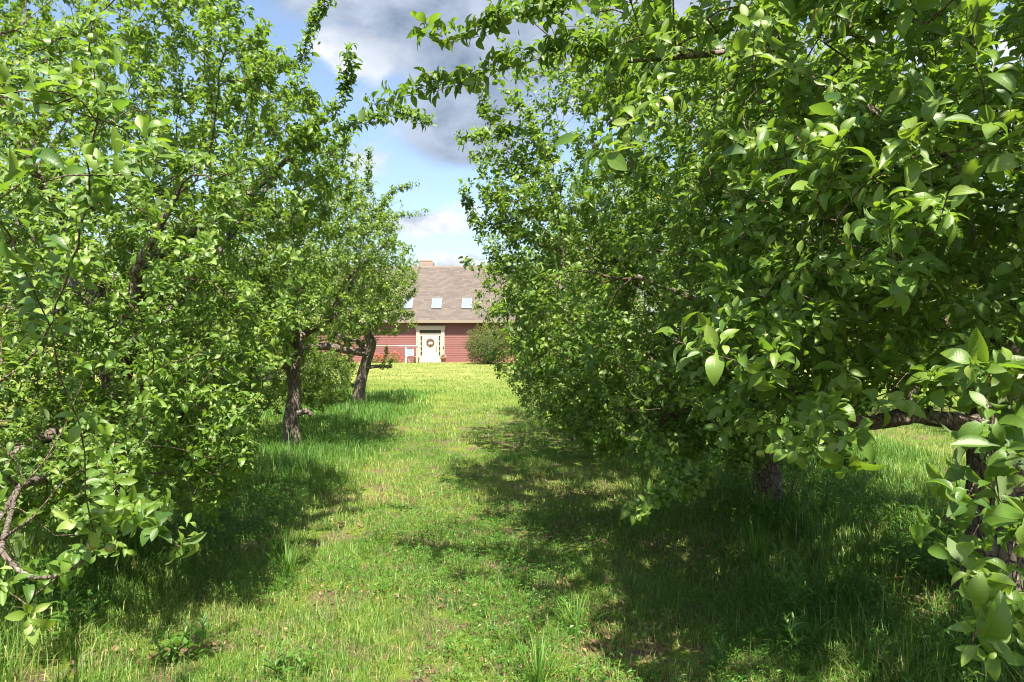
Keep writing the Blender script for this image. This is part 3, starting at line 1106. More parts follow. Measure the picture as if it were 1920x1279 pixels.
# ---- the neighbouring rows, seen through the gaps: one tree built, the others copies of it
no_keep = lambda p: np.ones(len(p), bool)
spare = make_tree('apple tree of the next row, behind the nearest left tree', (-8.2, 9.0),
                  T(-8.2, 9.0, [0, .5, 1.0, 1.4], 0.13, (0.1, 0), 0.03, 8), radial_limbs(-8.1, 9.0, 1.35, 7, 1.6, 1.4, 41),
                  [(-8.2, 9.0, 2.6, 2.2, 2.2, 1.8, 1.0), (-8.0, 8.7, 1.5, 1.6, 1.6, .9, .8)],
                  1000, 22000, LT_FAR, 301, leaf=(0.07, 0.105), thr=0.35, zmin=0.7, keep=no_keep, leaf_m=M_LEAF_FAR)
for (x, y, rz, sc, lab) in [(-8.8, 14.2, 1.1, 1.05, 'apple tree of the next left row, seen past the straight grey trunk'),
                            (-9.0, 20.5, 2.3, 1.1, 'apple tree of the next left row, seen behind the bent bare bough'),
                            (-6.7, 21.8, 0.2, 0.98, 'apple tree of the next left row, just left of the leaning dark trunk'),
                            (-9.6, 27.0, 4.0, 1.15, 'farthest apple tree of the next left row, towards the red house'),
                            (9.9, 11.0, 3.0, 1.05, 'apple tree of the next right row, across the sunny strip of lawn'),
                            (8.8, 15.0, 5.2, 1.1, 'apple tree of the next right row, behind the dark leafy-based trunk'),
                            (8.9, 21.5, 0.6, 1.1, 'apple tree of the next right row, behind its last low-skirted trees'),
                            (2.75, -0.45, 2.6, 1.06, 'apple tree behind the viewer at the near end of the right row'),
                            (9.0, 3.4, 1.9, 1.0, 'apple tree of the next right row, behind the thick barky trunk')]:
    c = copy_tree(spare)
    c.location = (x, y, float(ground_z(x, y)) - 0.05)
    c.rotation_euler = (0, 0, rz)
    c.scale = (sc, sc, sc)
    tag(c, lab)

# tall fine-leaved tree whose top shows over the left row
make_tree('tall fine-leaved tree rising behind the orchard at upper left', (-13.6, 17.5),
          T(-13.6, 17.5, [0, 2, 4, 6, 8], 0.24, (0.2, 0), 0.08, 9), radial_limbs(-13.5, 17.5, 5.0, 8, 2.4, 3.4, 51, r=(0.09, 0.02)),
          [(-13.4, 17.5, 8.2, 3.2, 3.0, 3.4, 1.0), (-12.4, 17.2, 10.2, 2.0, 2.0, 1.8, 1.0)],
          900, 13000, LT_FAR, 401, leaf=(0.08, 0.12), thr=0.40, zmin=3.5, keep=no_keep, leaf_m=M_LEAF_FAR, group=None, cat='tree', name='tall_tree')

# ------------------------------------------------------------------ ground, grass, low plants
xs = np.concatenate([[-400, -150, -60, -30], np.linspace(-16, 16, 129), [30, 60, 150, 400]])
ys = np.concatenate([[-200, -60, -20, -6], np.linspace(0, 52, 209), [60, 90, 150, 300, 700]])
gx, gy = np.meshgrid(xs, ys)
gz = ground_z(gx, gy)
gz[:, :4] = gz[:, -4:] = 0
nx, ny = len(xs), len(ys)
ii = np.arange(nx * ny).reshape(ny, nx)
quads = np.stack([ii[:-1, :-1], ii[:-1, 1:], ii[1:, 1:], ii[1:, :-1]], -1).reshape(-1, 4)
tag(link('ground', np_mesh('ground', np.stack([gx, gy, gz], -1).reshape(-1, 3), [quads], mat=M_GROUND)), 'grassy orchard ground with bare earth patches', 'ground', kind='structure')


def row_nearness(x, y):
    """1 under the tree rows, 0 on the mown walk between them and on the lawn by the house"""
    l = np.clip((-1.75 - x + 0.25 * np.sin(y * 0.9)) / 0.9, 0, 1)
    r = np.clip((x - 1.15 + 0.25 * np.sin(y * 0.7 + 1)) / 0.9, 0, 1)
    return np.maximum(l, r) * np.clip((23 - y) / 4, 0, 1) * np.clip((6.3 - np.abs(x)) / 0.8, 0, 1)


gv, gf4, gf3, gt = [], [], [], []
nb = 0


def blades(n, x0, x1, y0, y1, w, rng, dead=False):
    """scatter n blades in a strip; tall under the trees, short on the walk"""
    global nb
    x = rng.uniform(x0, x1, n)
    y = rng.uniform(y0, y1, n)
    xy = np.stack([x, y], -1)
    rn = row_nearness(x, y)
    clump = fbm(xy * 2.3, 41, 3)
    bare = vnoise(xy * 1.15, 46) * 0.6 + vnoise(xy * 4.1, 47) * 0.4
    shade_thin = np.clip((x - 0.9) / 1.2, 0, 1) * np.clip((6.5 - y) / 2.0, 0, 1)      # worn ground under the right-hand tree
    near_bare = np.exp(-(((x + 0.9) / 0.9) ** 2 + ((y - 3.2) / 0.45) ** 2)) * 0.35
    keep = rng.random(n) < np.clip((clump - 0.18) * 3.6, 0.12, 1) * np.clip(1 - 2.1 * np.clip(bare - 0.60 + near_bare + 0.34 * shade_thin, 0, 0.42), 0.05, 1)
    x, y, rn, xy, clump = x[keep], y[keep], rn[keep], xy[keep], clump[keep]
    n = len(x)
    mown = 0.045 + 0.06 * clump
    tall = 0.12 + 0.24 * np.clip(fbm(xy * 0.8, 44, 2) * 1.5 - 0.3, 0, 1)
    h = (mown * (1 - rn) + tall * rn) * rng.uniform(0.55, 1.35, n)
    h = np.where((rng.random(n) < 0.012) & (y < 14), h * 2.0, h)
    if dead:
        h = h * 0.8
    a = rng.uniform(0, 2 * math.pi, n)
    lean = rng.uniform(0.15, 1.75, n) * (0.6 + 0.6 * rng.random(n)) * (1 - 0.3 * rn)
    lean = np.minimum(lean + (1.3 if dead else 0), 2.6 if dead else 1.75)
    d = np.stack([np.cos(a), np.sin(a), np.zeros(n)], -1)
    # blade faces turned at random about their lean
    s = np.stack([-np.sin(a), np.cos(a), np.zeros(n)], -1)
    ww = w * rng.uniform(0.6, 1.4, n) * (0.8 + 0.5 * rn)
    p0 = np.stack([x, y, ground_z(x, y) - 0.005], -1)
    up = np.array([0, 0, 1.0])
    p1 = p0 + d * (lean * h * 0.22)[:, None] + up * (h * 0.55)[:, None]
    p2 = p0 + d * (lean * h * 0.75)[:, None] + up * (h * (1.0 - 0.28 * lean))[:, None]
    V = np.stack([p0 - s * ww[:, None] / 2, p0 + s * ww[:, None] / 2, p1 - s * ww[:, None] * .42, p1 + s * ww[:, None] * .42, p2], 1)
    o = nb + np.arange(n)[:, None] * 5
    gv.append(V.reshape(-1, 3))
    gf4.append(o + np.array([[0, 1, 3, 2]]))
    gf3.append(o + np.array([[2, 3, 4]]))
    t = 0.40 + 0.36 * (fbm(xy * 0.7, 51, 3) - 0.5) * 2 + 0.12 * (fbm(xy * 3.5, 52, 2) - 0.5) * 2 + rng.normal(0, 0.15, n) - 0.12 * rn + 0.16 * np.clip((y - 20) / 14, 0, 1)
    t = np.where(rng.random(n) < 0.05, t + 0.4, t)
    if dead:
        t = rng.uniform(0.72, 1.0, n)
    gt.append(np.repeat(np.clip(t, 0, 1), 5))
    nb += n * 5


g = np.random.default_rng(77)
blades(170000, -4.4, 4.4, 1.6, 5.2, 0.0036, g)
blades(150000, -6.5, 6.5, 5.2, 9.5, 0.0050, g)
blades(110000, -9.5, 9.5, 9.5, 16.5, 0.0075, g)
blades(75000, -12, 12, 16.5, 28, 0.012, g)
blades(45000, -13, 13, 28, 50.4, 0.020, g)
blades(24000, -3.4, 3.0, 1.7, 9.0, 0.0032, g, dead=True)
blades(25000, 4.4, 8.0, 2.5, 5.2, 0.006, g)
blades(25000, -8.0, -4.4, 2.5, 5.2, 0.006, g)
tag(link('grass', np_mesh('grass', np.concatenate(gv), [np.concatenate(gf4), np.concatenate(gf3)], {'tint': np.concatenate(gt)}, mat=M_GRASS)),
    'green grass, mown along the walk and long under the trees', 'grass', kind='stuff')

# clover and other small broad leaves among the grass
n = 60000
x = g.uniform(-4.2, 3.9, n)
y = 1.7 + g.random(n) ** 1.5 * 11
xy = np.stack([x, y], -1)
k = (fbm(xy * 1.3, 61, 3) + 0.10 * (x > 1.0) > 0.50)
x, y, xy = x[k], y[k], xy[k]
n = len(x)
pos, ax, sz = [], [], []
a0 = g.uniform(0, 6.28, n)
hh = g.uniform(0.03, 0.10, n) + 0.10 * row_nearness(x, y) * g.random(n)
for j in range(3):
    a = a0 + j * 2.094
    pos.append(np.stack([x, y, ground_z(x, y) + hh], -1))
    ax.append(np.stack([np.cos(a), np.sin(a), g.uniform(-0.1, 0.5, n)], -1))
    sz.append(g.uniform(0.016, 0.034, n) * (1 + 0.6 * row_nearness(x, y)))
pos, ax, sz = np.concatenate(pos), np.concatenate(ax), np.concatenate(sz)
tag(link('ground_cover', leaf_mesh('ground_cover', pos, ax, np.tile([0, 0, 1.0], (len(pos), 1)) + g.normal(0, 0.25, (len(pos), 3)), sz,
                                   np.clip(g.normal(0.5, 0.2, len(pos)), 0, 1), LT_SMALL, M_COVER, g)), 'clover and small broad weeds low in the grass', 'ground cover', kind='stuff')

# dead leaves and bits of straw on the bare earth
n = 9000
x = np.concatenate([g.uniform(0.3, 4.2, n), g.uniform(-3.6, 0.6, n // 2)])
y = np.concatenate([2.2 + g.random(n) * 5.5, 2.0 + g.random(n // 2) * 6])
k = fbm(np.stack([x, y], -1) * 1.6, 71, 2) > 0.48
x, y = x[k], y[k]
n = len(x)
a = g.uniform(0, 6.28, n)
tag(link('leaf_litter', leaf_mesh('leaf_litter', np.stack([x, y, ground_z(x, y) + g.uniform(0.004, 0.03, n)], -1), np.stack([np.cos(a), np.sin(a), g.normal(0, 0.2, n)], -1),
                                  np.tile([0, 0, 1.0], (n, 1)) + g.normal(0, 0.4, (n, 3)), g.uniform(0.02, 0.055, n), g.random(n), LT_MID, M_DRY, g)),
    'brown dead leaves on the earth under the trees', 'leaf litter', kind='stuff')


def weed(x, y, stems, h, seed, label, leaf_l=0.075, name='weed', spread=0.35):
    r = np.random.default_rng(seed)
    o0 = np.array([x, y, float(ground_z(x, y))])
    mb = MB()
    ps, axs, nms, szs, ts = [], [], [], [], []
    for i in range(stems):
        a = r.uniform(0, 6.28)
        d = np.array([math.cos(a) * spread * r.random(), math.sin(a) * spread * r.random(), 1.0])
        hh = h * r.uniform(0.7, 1.1)
        b0 = np.array([r.normal(0, 0.04), r.normal(0, 0.04), -0.01])
        q = [b0, b0 + d * hh * .5 + r.normal(0, .012, 3), b0 + d * hh + r.normal(0, .015, 3)]
        mb.tube(q, [0.0042, 0.0032, 0.0015], 6)
        m = int(hh / 0.034)
        for j in range(m):
            t = (j + 1) / m
            c = np.array([np.interp(t, (0, .5, 1), [p[kk] for p in q]) for kk in range(3)])
            for s in (0, math.pi):
                aa = s + j * 1.57 + i + r.normal(0, .2)
                rd = np.array([math.cos(aa), math.sin(aa), 0.45 + 0.5 * t])
                ps.append(c), axs.append(rd), nms.append(np.array([0, 0, 1.0]) - 0.4 * rd)
                szs.append(leaf_l * (0.5 + 0.7 * math.sin(math.pi * min(1, 0.15 + 0.8 * t))) * r.uniform(.8, 1.15)), ts.append(r.uniform(.2, .8) + 0.2 * t)
    root = empty(name, o0, label, 'weed')
    mb.build('stems', M_WEED, root)
    ss = np.array(ps)
    link('leaves', leaf_mesh('leaves', ss, np.array(axs), np.array(nms), np.array(szs), np.clip(np.array(ts), 0, 1), LT_WEED, M_WEED, r), root)


weed(1.56, 3.75, 3, 0.40, 1, 'pale upright weed catching sun in the shade, tallest of the leafy weeds', 0.085)
weed(1.40, 3.35, 4, 0.24, 2, 'low leafy weed in deep shade left of the tallest pale weed', 0.07)
weed(1.72, 3.15, 4, 0.22, 3, 'leafy weed at the lower right, beside the bare brown earth', 0.075)
weed(2.05, 3.25, 3, 0.30, 4, 'dark leafy weed near the drooping branch at the lower right corner', 0.075)
weed(0.95, 3.25, 4, 0.20, 5, 'small spreading weed in shaded grass right of the sunny walk', 0.06)
weed(-1.62, 3.35, 5, 0.20, 6, 'broad dark weed in sunlit grass below the green apples', 0.08, spread=0.6)
weed(-1.05, 3.25, 5, 0.16, 7, 'bright broad-leaved weed at the near edge of the sunny walk', 0.075, spread=0.7)
weed(-2.35, 3.6, 5, 0.26, 8, 'leafy weed clump in shadow under the nearest left tree', 0.08)
weed(2.75, 6.0, 4, 0.42, 9, 'leafy weed beside the dark leafy-based trunk', 0.08)

# tussocks of long grass that stand out from the sward
def tussock(x, y, n, h, seed, label):
    r = np.random.default_rng(seed)
    o0 = np.array([x, y, float(ground_z(x, y))])
    a = r.uniform(0, 6.28, n)
    d = np.stack([np.cos(a), np.sin(a), np.zeros(n)], -1)
    s = np.stack([-np.sin(a), np.cos(a), np.zeros(n)], -1)
    hh = h * r.uniform(.5, 1.15, n)
    ln = r.uniform(.15, .9, n)
    p0 = d * r.uniform(0, .07, n)[:, None] - np.array([0, 0, .01])
    rows = []
    for t, wq in ((0, .005), (.35, .0055), (.7, .0042), (1, .0006)):
        c = p0 + d * (ln * hh * t ** 1.8 * .75)[:, None] + np.array([0, 0, 1.0]) * (hh * (t - .42 * ln * t ** 2.4))[:, None]
        rows += [c - s * wq / 2, c + s * wq / 2]
    V = np.stack(rows, 1).reshape(-1, 3)
    o = (np.arange(n) * 8)[:, None]
    F = np.concatenate([o + np.array([[i, i + 1, i + 3, i + 2]]) for i in (0, 2, 4)])
    ob = link('grass_tussock', np_mesh('grass_tussock', V, [F], {'tint': np.repeat(np.clip(r.normal(.36, .14, n), 0, 1), 8)}, mat=M_GRASS), None, o0)
    tag(ob, label, 'grass tussock', 'tussocks of long grass')


tussock(-1.50, 4.55, 70, .36, 1, 'tall grass tussock at the edge of shade below the left tree')
tussock(-1.75, 5.1, 60, .34, 2, 'tall grass tussock behind the one beside the lower left branch')
tussock(0.12, 3.15, 80, .30, 3, 'pale arching grass tussock at the near end of the walk')
tussock(0.35, 3.75, 70, .28, 4, 'arching grass tussock where the walk meets the shade')
tussock(1.75, 4.9, 70, .42, 5, 'tall grass tussock in front of the sunny gap at right')
tussock(2.25, 6.1, 80, .46, 6, 'tall grass tussock right of the dark leafy-based trunk')
tussock(2.05, 4.2, 50, .34, 7, 'lit grass tussock on bare earth left of the barky trunk')
tussock(-2.75, 9.4, 80, .40, 8, 'long grass tussock at the foot of the straight grey trunk')

# ------------------------------------------------------------------ the house
M_SIDE = plain('red_clapboard_paint', (0.165, 0.056, 0.050), 0.6, 0.10, 3.0)
M_TRIM = plain('cream_trim_paint', (0.37, 0.315, 0.26), 0.5, 0.06, 4.0)
M_DOOR = plain('cream_door_paint', (0.52, 0.45, 0.36), 0.45, 0.04, 4.0)
M_DARK = plain('dark_pane', (0.035, 0.04, 0.04), 0.12, 0.2, 8.0)
M_GREYF = plain('blue_grey_frame', (0.16, 0.20, 0.26), 0.4, 0.1, 6.0)
M_STONE = plain('pale_stone', (0.22, 0.165, 0.14), 0.85, 0.35, 7.0, 0.4)
M_IRON = plain('dark_iron', (0.05, 0.045, 0.04), 0.5, 0.2, 20, 0, 0.4)
M_BRASS = plain('aged_brass', (0.20, 0.13, 0.06), 0.4, 0.2, 20, 0, 0.8)
M_WOODG = plain('weathered_wood', (0.33, 0.27, 0.23), 0.85, 0.25, 9, 0.3)
M_WHITE = plain('white_paint', (0.52, 0.50, 0.47), 0.5, 0.06, 6)
M_TERRA = plain('terracotta', (0.28, 0.12, 0.08), 0.8, 0.2, 14)
M_RED = plain('red_cloth', (0.36, 0.05, 0.05), 0.8, 0.15, 10)
M_PETAL = plain('red_petals', (0.55, 0.10, 0.06), 0.6, 0.3, 30)
M_PINK = plain('pink_petals', (0.65, 0.22, 0.26), 0.6, 0.3, 30)
M_RIDGE = plain('ridge_shingles', (0.13, 0.105, 0.09), 0.9, 0.3, 3)
M_SOFF = plain('soffit_paint', (0.20, 0.165, 0.13), 0.7, 0.08, 4)


def shingle_mat():
    m, t = new_mat('asphalt_shingles')
    tc = t.node('ShaderNodeTexCoord')
    uvn = t.node('ShaderNodeUVMap')
    b = t.node('ShaderNodeTexBrick')
    b.offset = 0.5
    b.inputs['Scale'].default_value = 1.0
    b.inputs['Brick Width'].default_value = 0.42
    b.inputs['Row Height'].default_value = 0.20
    b.inputs['Mortar Size'].default_value = 0.012
    b.inputs['Color1'].default_value = (0.048, 0.035, 0.029, 1)
    b.inputs['Color2'].default_value = (0.115, 0.090, 0.075, 1)
    b.inputs['Mortar'].default_value = (0.045, 0.036, 0.032, 1)
    t.link(uvn.outputs[0], b.inputs['Vector'])
    n = t.noise(uvn.outputs[0], 0.7, 4)
    n2 = t.noise(uvn.outputs[0], 7.0, 3, 0.7)
    c = t.mix(t.math('MULTIPLY', n2, 0.6), b.outputs['Color'], (0.098, 0.082, 0.072))
    c = t.mix(t.math('MULTIPLY', n, 0.4), c, (0.10, 0.085, 0.08))
    s = t.node('ShaderNodeBsdfPrincipled')
    t.link(c, s.inputs['Base Color'])
    s.inputs['Roughness'].default_value = 0.9
    t.link(t.bump(b.outputs['Fac'], -0.6, 0.02), s.inputs['Normal'])
    o = t.node('ShaderNodeOutputMaterial')
    t.link(s.outputs[0], o.inputs[0])
    return m


def pane_mat():
    m, t = new_mat('skylight_glass')
    tc = t.node('ShaderNodeTexCoord')
    s = t.node('ShaderNodeBsdfPrincipled')
    t.link(t.mix(t.noise(tc.outputs['Object'], 1.5, 3), (0.10, 0.125, 0.16), (0.19, 0.22, 0.26)), s.inputs['Base Color'])
    s.inputs['Roughness'].default_value = 0.2
    s.inputs['Specular IOR Level'].default_value = 0.2
    o = t.node('ShaderNodeOutputMaterial')
    t.link(s.outputs[0], o.inputs[0])
    return m


M_ROOF = shingle_mat()
M_SKYL = pane_mat()

HY = 51.0                       # distance of the front wall
HX0, HX1 = -17.0, 9.5
EAVE_Z, RIDGE_Z, HALF = 3.22, 7.66, 4.35
house = empty('red_house', (0, HY, 0), 'long low red clapboard house with a steep brown shingle roof', 'house')


def hl(name, mb, mat, parent=None):
    return mb.build(name, mat, parent or house)


# walls with lapped boards on the front and plain gables; local y = 0 is the front face
w = MB()
ncl = 24
ch_ = EAVE_Z / ncl
for i in range(ncl):
    z0, z1 = i * ch_, (i + 1) * ch_
    w.add([(HX0, -0.030, z0), (HX1, -0.030, z0), (HX1, -0.004, z1), (HX0, -0.004, z1)], [(0, 1, 2, 3)])
    w.add([(HX0, 0, z0), (HX1, 0, z0), (HX1, -0.030, z0), (HX0, -0.030, z0)], [(0, 1, 2, 3)])
w.add([(HX0, 0, 0), (HX0, 0, EAVE_Z), (HX0, HALF, RIDGE_Z - 0.1), (HX0, 2 * HALF, EAVE_Z), (HX0, 2 * HALF, 0)], [(0, 1, 2, 3, 4)])
w.add([(HX1, 0, 0), (HX1, 0, EAVE_Z), (HX1, HALF, RIDGE_Z - 0.1), (HX1, 2 * HALF, EAVE_Z), (HX1, 2 * HALF, 0)], [(4, 3, 2, 1, 0)])
w.add([(HX0, 2 * HALF, 0), (HX1, 2 * HALF, 0), (HX1, 2 * HALF, EAVE_Z), (HX0, 2 * HALF, EAVE_Z)], [(3, 2, 1, 0)])
hl('wall', w, M_SIDE)
fd = MB().box(HX0, HX1, -0.035, 0.2, -0.3, -0.001)
hl('foundation', fd, M_STONE)

# roof: two thick slopes with UVs in metres along the slope
OH = 0.52
slope = (RIDGE_Z - EAVE_Z) / HALF
ez = EAVE_Z + 0.06 - OH * slope * 0.22
rl = math.hypot(HALF + OH, RIDGE_Z - ez)
V = []
UV = []
for x in (HX0 - 0.4, HX1 + 0.4):
    V += [(x, -OH, ez), (x, HALF, RIDGE_Z), (x, 2 * HALF + OH, ez), (x, -OH, ez - 0.05), (x, HALF, RIDGE_Z - 0.14), (x, 2 * HALF + OH, ez - 0.05)]
    UV += [(x, 0), (x, rl), (x, 2 * rl), (x, 0), (x, rl), (x, 2 * rl)]
F = np.array([(0, 6, 7, 1), (1, 7, 8, 2), (4, 10, 9, 3), (5, 11, 10, 4), (3, 9, 6, 0), (2, 8, 11, 5), (0, 1, 4, 3), (1, 2, 5, 4), (9, 10, 7, 6), (10, 11, 8, 7)])
roof = link('roof', np_mesh('roof', np.array(V), [F], uv=np.array(UV, float), mat=M_ROOF), house)
roof.data.polygons.foreach_set('use_smooth', [False] * len(F))
# ridge cap
rc = MB()
rc.add([(HX0 - .4, HALF - .16, RIDGE_Z - .13), (HX1 + .4, HALF - .16, RIDGE_Z - .13), (HX1 + .4, HALF, RIDGE_Z + .035), (HX0 - .4, HALF, RIDGE_Z + .035), (HX1 + .4, HALF + .16, RIDGE_Z - .13), (HX0 - .4, HALF + .16, RIDGE_Z - .13)],
       [(0, 1, 2, 3), (3, 2, 4, 5)])
hl('ridge_cap', rc, M_RIDGE, roof)
ff = MB().box(HX0 - .4, HX1 + .4, -OH - 0.03, -OH + 0.02, ez - 0.22, ez - 0.008)
hl('fascia', ff, M_SOFF)
so = MB().box(HX0 - .4, HX1 + .4, -OH + 0.022, -0.023, ez - 0.20, ez - 0.17)
hl('soffit', so, M_SOFF)

# chimney: low rounded stone stack behind the ridge
chm = MB()
chm.box(-7.62, -6.42, HALF + 0.25, HALF + 1.15, RIDGE_Z - 1.5, RIDGE_Z + 0.40, 0.05)
chm.box(-7.50, -6.54, HALF + 0.35, HALF + 1.05, RIDGE_Z + 0.402, RIDGE_Z + 0.56, 0.12)
hl('chimney', chm, M_STONE, roof)


def on_roof(x0, x1, s0, s1, lift0, lift1):
    """box lying on the front slope between slope distances s0..s1 (m from the eave edge)"""
    dy, dz = (HALF + OH) / rl, (RIDGE_Z - ez) / rl
    ny_, nz_ = -dz, dy
    v = []
    for l in (lift0, lift1):
        for x, s in ((x0, s0), (x1, s0), (x1, s1), (x0, s1)):
            v.append((x, -OH + dy * s + ny_ * l, ez + dz * s + nz_ * l))
    return v, [(3, 2, 1, 0), (4, 5, 6, 7), (0, 1, 5, 4), (1, 2, 6, 5), (2, 3, 7, 6), (3, 0, 4, 7)]


for cx in (-7.9, -5.70, -3.42):
    s0, s1 = 1.25, 2.45
    k = MB()
    for (a, b, c, d) in ((cx - .38, cx - .30, s0, s1), (cx + .30, cx + .38, s0, s1), (cx - .30, cx + .30, s0, s0 + .08), (cx - .30, cx + .30, s1 - .08, s1)):
        k.add(*on_roof(a, b, c, d, -0.02, 0.09))
    sk_ = hl('skylight', k, M_GREYF, roof)
    p = MB()
    p.add(*on_roof(cx - .30, cx + .30, s0 + .08, s1 - .08, -0.02, 0.055))
    hl('pane', p, M_SKYL, sk_)

# entrance
DX = -6.09
ds = MB()
ds.box(DX - 1.06, DX - .80, -0.13, -0.001, 0.02, 2.42, 0.01)
ds.box(DX + .80, DX + 1.06, -0.13, -0.001, 0.02, 2.42, 0.01)
ds.box(DX - 1.10, DX + 1.10, -0.15, -0.001, 2.423, 2.66, 0.012)
ds.box(DX - 1.17, DX + 1.17, -0.21, -0.001, 2.663, 2.74, 0.012)
ds.box(DX - .797, DX + .797, -0.07, -0.001, 2.10, 2.20, 0.006)
ds.box(DX - .56, DX - .49, -0.07, -0.001, 0.02, 2.097, 0.005)
ds.box(DX + .49, DX + .56, -0.07, -0.001, 0.02, 2.097, 0.005)
hl('door_surround', ds, M_TRIM)
tr_ = MB().box(DX - .797, DX + .797, -0.035, -0.001, 2.203, 2.42)
hl('transom', tr_, M_DARK)
for sgn in (-1, 1):
    a, b = sorted((DX + sgn * .563, DX + sgn * .797))
    f = MB()
    f.box(a, a + .05, -0.05, -0.001, 0.02, 2.097)
    f.box(b - .05, b, -0.05, -0.001, 0.02, 2.097)
    f.box(a + .052, b - .052, -0.046, -0.001, 0.02, 0.50)
    f.box(a + .052, b - .052, -0.046, -0.001, 1.99, 2.095)
    for z in (0.83, 1.20, 1.57):
        f.box(a + .052, b - .052, -0.046, -0.001, z, z + 0.045)
    so_ = hl('sidelight', f, M_DOOR)
    pn = MB().box(a + .052, b - .052, -0.03, -0.0012, 0.502, 1.988)
    hl('pane', pn, M_DARK, so_)
d = MB()
d.box(DX - .487, DX + .487, -0.045, -0.001, 0.05, 2.097, 0.004)
for (x0, x1, z0, z1) in ((-.40, -.05, .18, .85), (.05, .40, .18, .85), (-.40, -.05, 1.0, 1.95), (.05, .40, 1.0, 1.95)):
    d.box(DX + x0, DX + x1, -0.057, -0.0455, z0, z1, 0.005)
door = hl('door', d, M_DOOR)
h_ = MB()
h_.box(DX + .40, DX + .46, -0.066, -0.046, 0.80, 1.25, 0.004)
h_.tube([(DX + .43, -.066, .88), (DX + .43, -.11, .90), (DX + .43, -.115, 1.0), (DX + .43, -.066, 1.05)], .014, 6)
h_.lathe([(0.001, 0), (.035, .0), (.035, .02), (.001, .02)], (DX + .43, -.09, 1.17), 10)
hl('handle', h_, M_BRASS, door)
st = MB().box(DX - 1.2, DX + 1.2, -1.0, -0.136, -0.05, 0.045, 0.015)
hl('doorstep', st, M_STONE)
lamp = MB()
lamp.box(DX - .07, DX + .07, -0.05, -0.023, 2.86, 3.04, 0.01)
lamp.tube([(DX, -.05, 2.98), (DX, -.16, 3.02), (DX, -.18, 2.96)], .014, 6)
lamp.lathe([(.02, .10), (.08, .07), (.10, .02), (.085, .015), (.06, -.14), (.02, -.17), (.001, -.17)], (DX, -.18, 2.93), 8)
hl('wall_lamp', lamp, M_IRON)
bell = MB().box(DX + 1.09 - .16, DX + 1.09 - .07, -0.16, -0.131, 1.0, 1.2, 0.01)
bell.lathe([(.001, 0), (.016, 0), (.016, .01), (.001, .01)], (DX + 0.975, -.168, 1.12), 8)
hl('door_bell', bell, M_IRON)

# wreath hanging on the door
wr = np.random.default_rng(9)
nl = 520
a = wr.uniform(0, 2 * math.pi, nl)
rr_ = 0.235 + wr.normal(0, 0.03, nl)
pp = np.stack([np.cos(a) * rr_, wr.normal(0, .02, nl) - .03, np.sin(a) * rr_], -1)
axw = np.stack([-np.sin(a), wr.normal(-.3, .3, nl), np.cos(a)], -1) + wr.normal(0, .5, (nl, 3))
wo_ = link('wreath', leaf_mesh('wreath', pp, axw, np.tile([0, -1.0, 0.3], (nl, 1)), wr.uniform(.05, .10, nl), wr.uniform(0, .5, nl), LT_SMALL, M_DRY, wr), None, (DX, HY - 0.07, 1.50))
tag(wo_, 'dark round wreath hanging on the cream front door', 'wreath')
bw = MB()
bw.lathe([(.001, -.03), (.04, -.025), (.05, 0), (.04, .025), (.001, .03)], (0, -.05, -.01), 10)
bw.tube([(0, -.05, -.02), (-.06, -.06, -.12), (-.05, -.06, -.24)], [.02, .025, .012], 6)
bw.tube([(0, -.05, -.02), (.07, -.06, -.11), (.08, -.06, -.21)], [.02, .025, .012], 6)
bw.build('bow', M_WHITE, wo_)


def flowers(name, o0, label, cat, n, rad, h, petal, seed, pot=None):
    r = np.random.default_rng(seed)
    root = empty(name, o0, label, cat)
    z0 = 0.0
    if pot:
        pm = MB().lathe([(.001, 0), (pot * .68, 0), (pot, pot * 1.25), (pot * 1.1, pot * 1.25), (pot * 1.1, pot * 1.5), (pot * .92, pot * 1.5), (pot * .88, pot * 1.35), (.001, pot * 1.35)], n=16)
        pm.build('pot', M_TERRA, root)
        z0 = pot * 1.3
    p = unit(r.normal(size=(n, 3)))
    p[:, 2] = np.abs(p[:, 2])
    p *= r.random((n, 1)) ** .5
    pos = p * np.array([rad, rad, h]) + np.array([0, 0, z0])
    link('leaves', leaf_mesh('leaves', pos, p + r.normal(0, .5, (n, 3)), p + np.array([0, 0, .6]), r.uniform(.06, .13, n), r.random(n), LT_FAR, M_WEED, r), root)
    m = n // 5
    a = unit(r.normal(size=(m, 3)))
    a[:, 2] = np.abs(a[:, 2]) + .1
    b = MB()
    for q in a * np.array([rad, rad, h]) * 1.03 + np.array([0, 0, z0]):
        b.lathe([(.001, -.02), (.035, -.005), (.045, .015), (.02, .03), (.001, .03)], q, 7)
    b.build('blossoms', petal, root)
    return root


flowers('potted_flower', (DX + 1.02, HY - 1.0 + .35, 0.05), 'dark red flowerpot with pink blossoms right of the front door', 'flowerpot', 160, .22, .32, M_PINK, 3, 0.2)
flowers('flower_clump', (-8.85, 50.0, 0), 'orange-red flower clump in front of the wall under the rail', 'flowers', 700, .85, .75, M_PETAL, 4)
flowers('flower_clump', (-10.0, 50.1, 0), 'red flower clump farthest left, half hidden by the leaning trunk', 'flowers', 420, .6, .6, M_PETAL, 5)

# weathered rail on white posts left of the door
rail = empty('wooden_rail', (-8.6, 49.2, 0), 'weathered wooden rail on white posts left of the front door', 'rail')
MB().box(-2.0, 0.4, -.10, .10, 1.22, 1.30, .01).build('plank', M_WOODG, rail)
MB().box(0.403, 1.85, -.11, .11, 1.22, 1.31, .01).build('plank', M_WHITE, rail)
for x in (-1.7, 0.95):
    MB().box(x - .05, x + .05, -.05, .05, -.05, 1.218, .008).build('post', M_WHITE, rail)
MB().box(1.70, 1.80, -.05, .05, -.05, 1.218, .008).build('post', M_WOODG, rail)

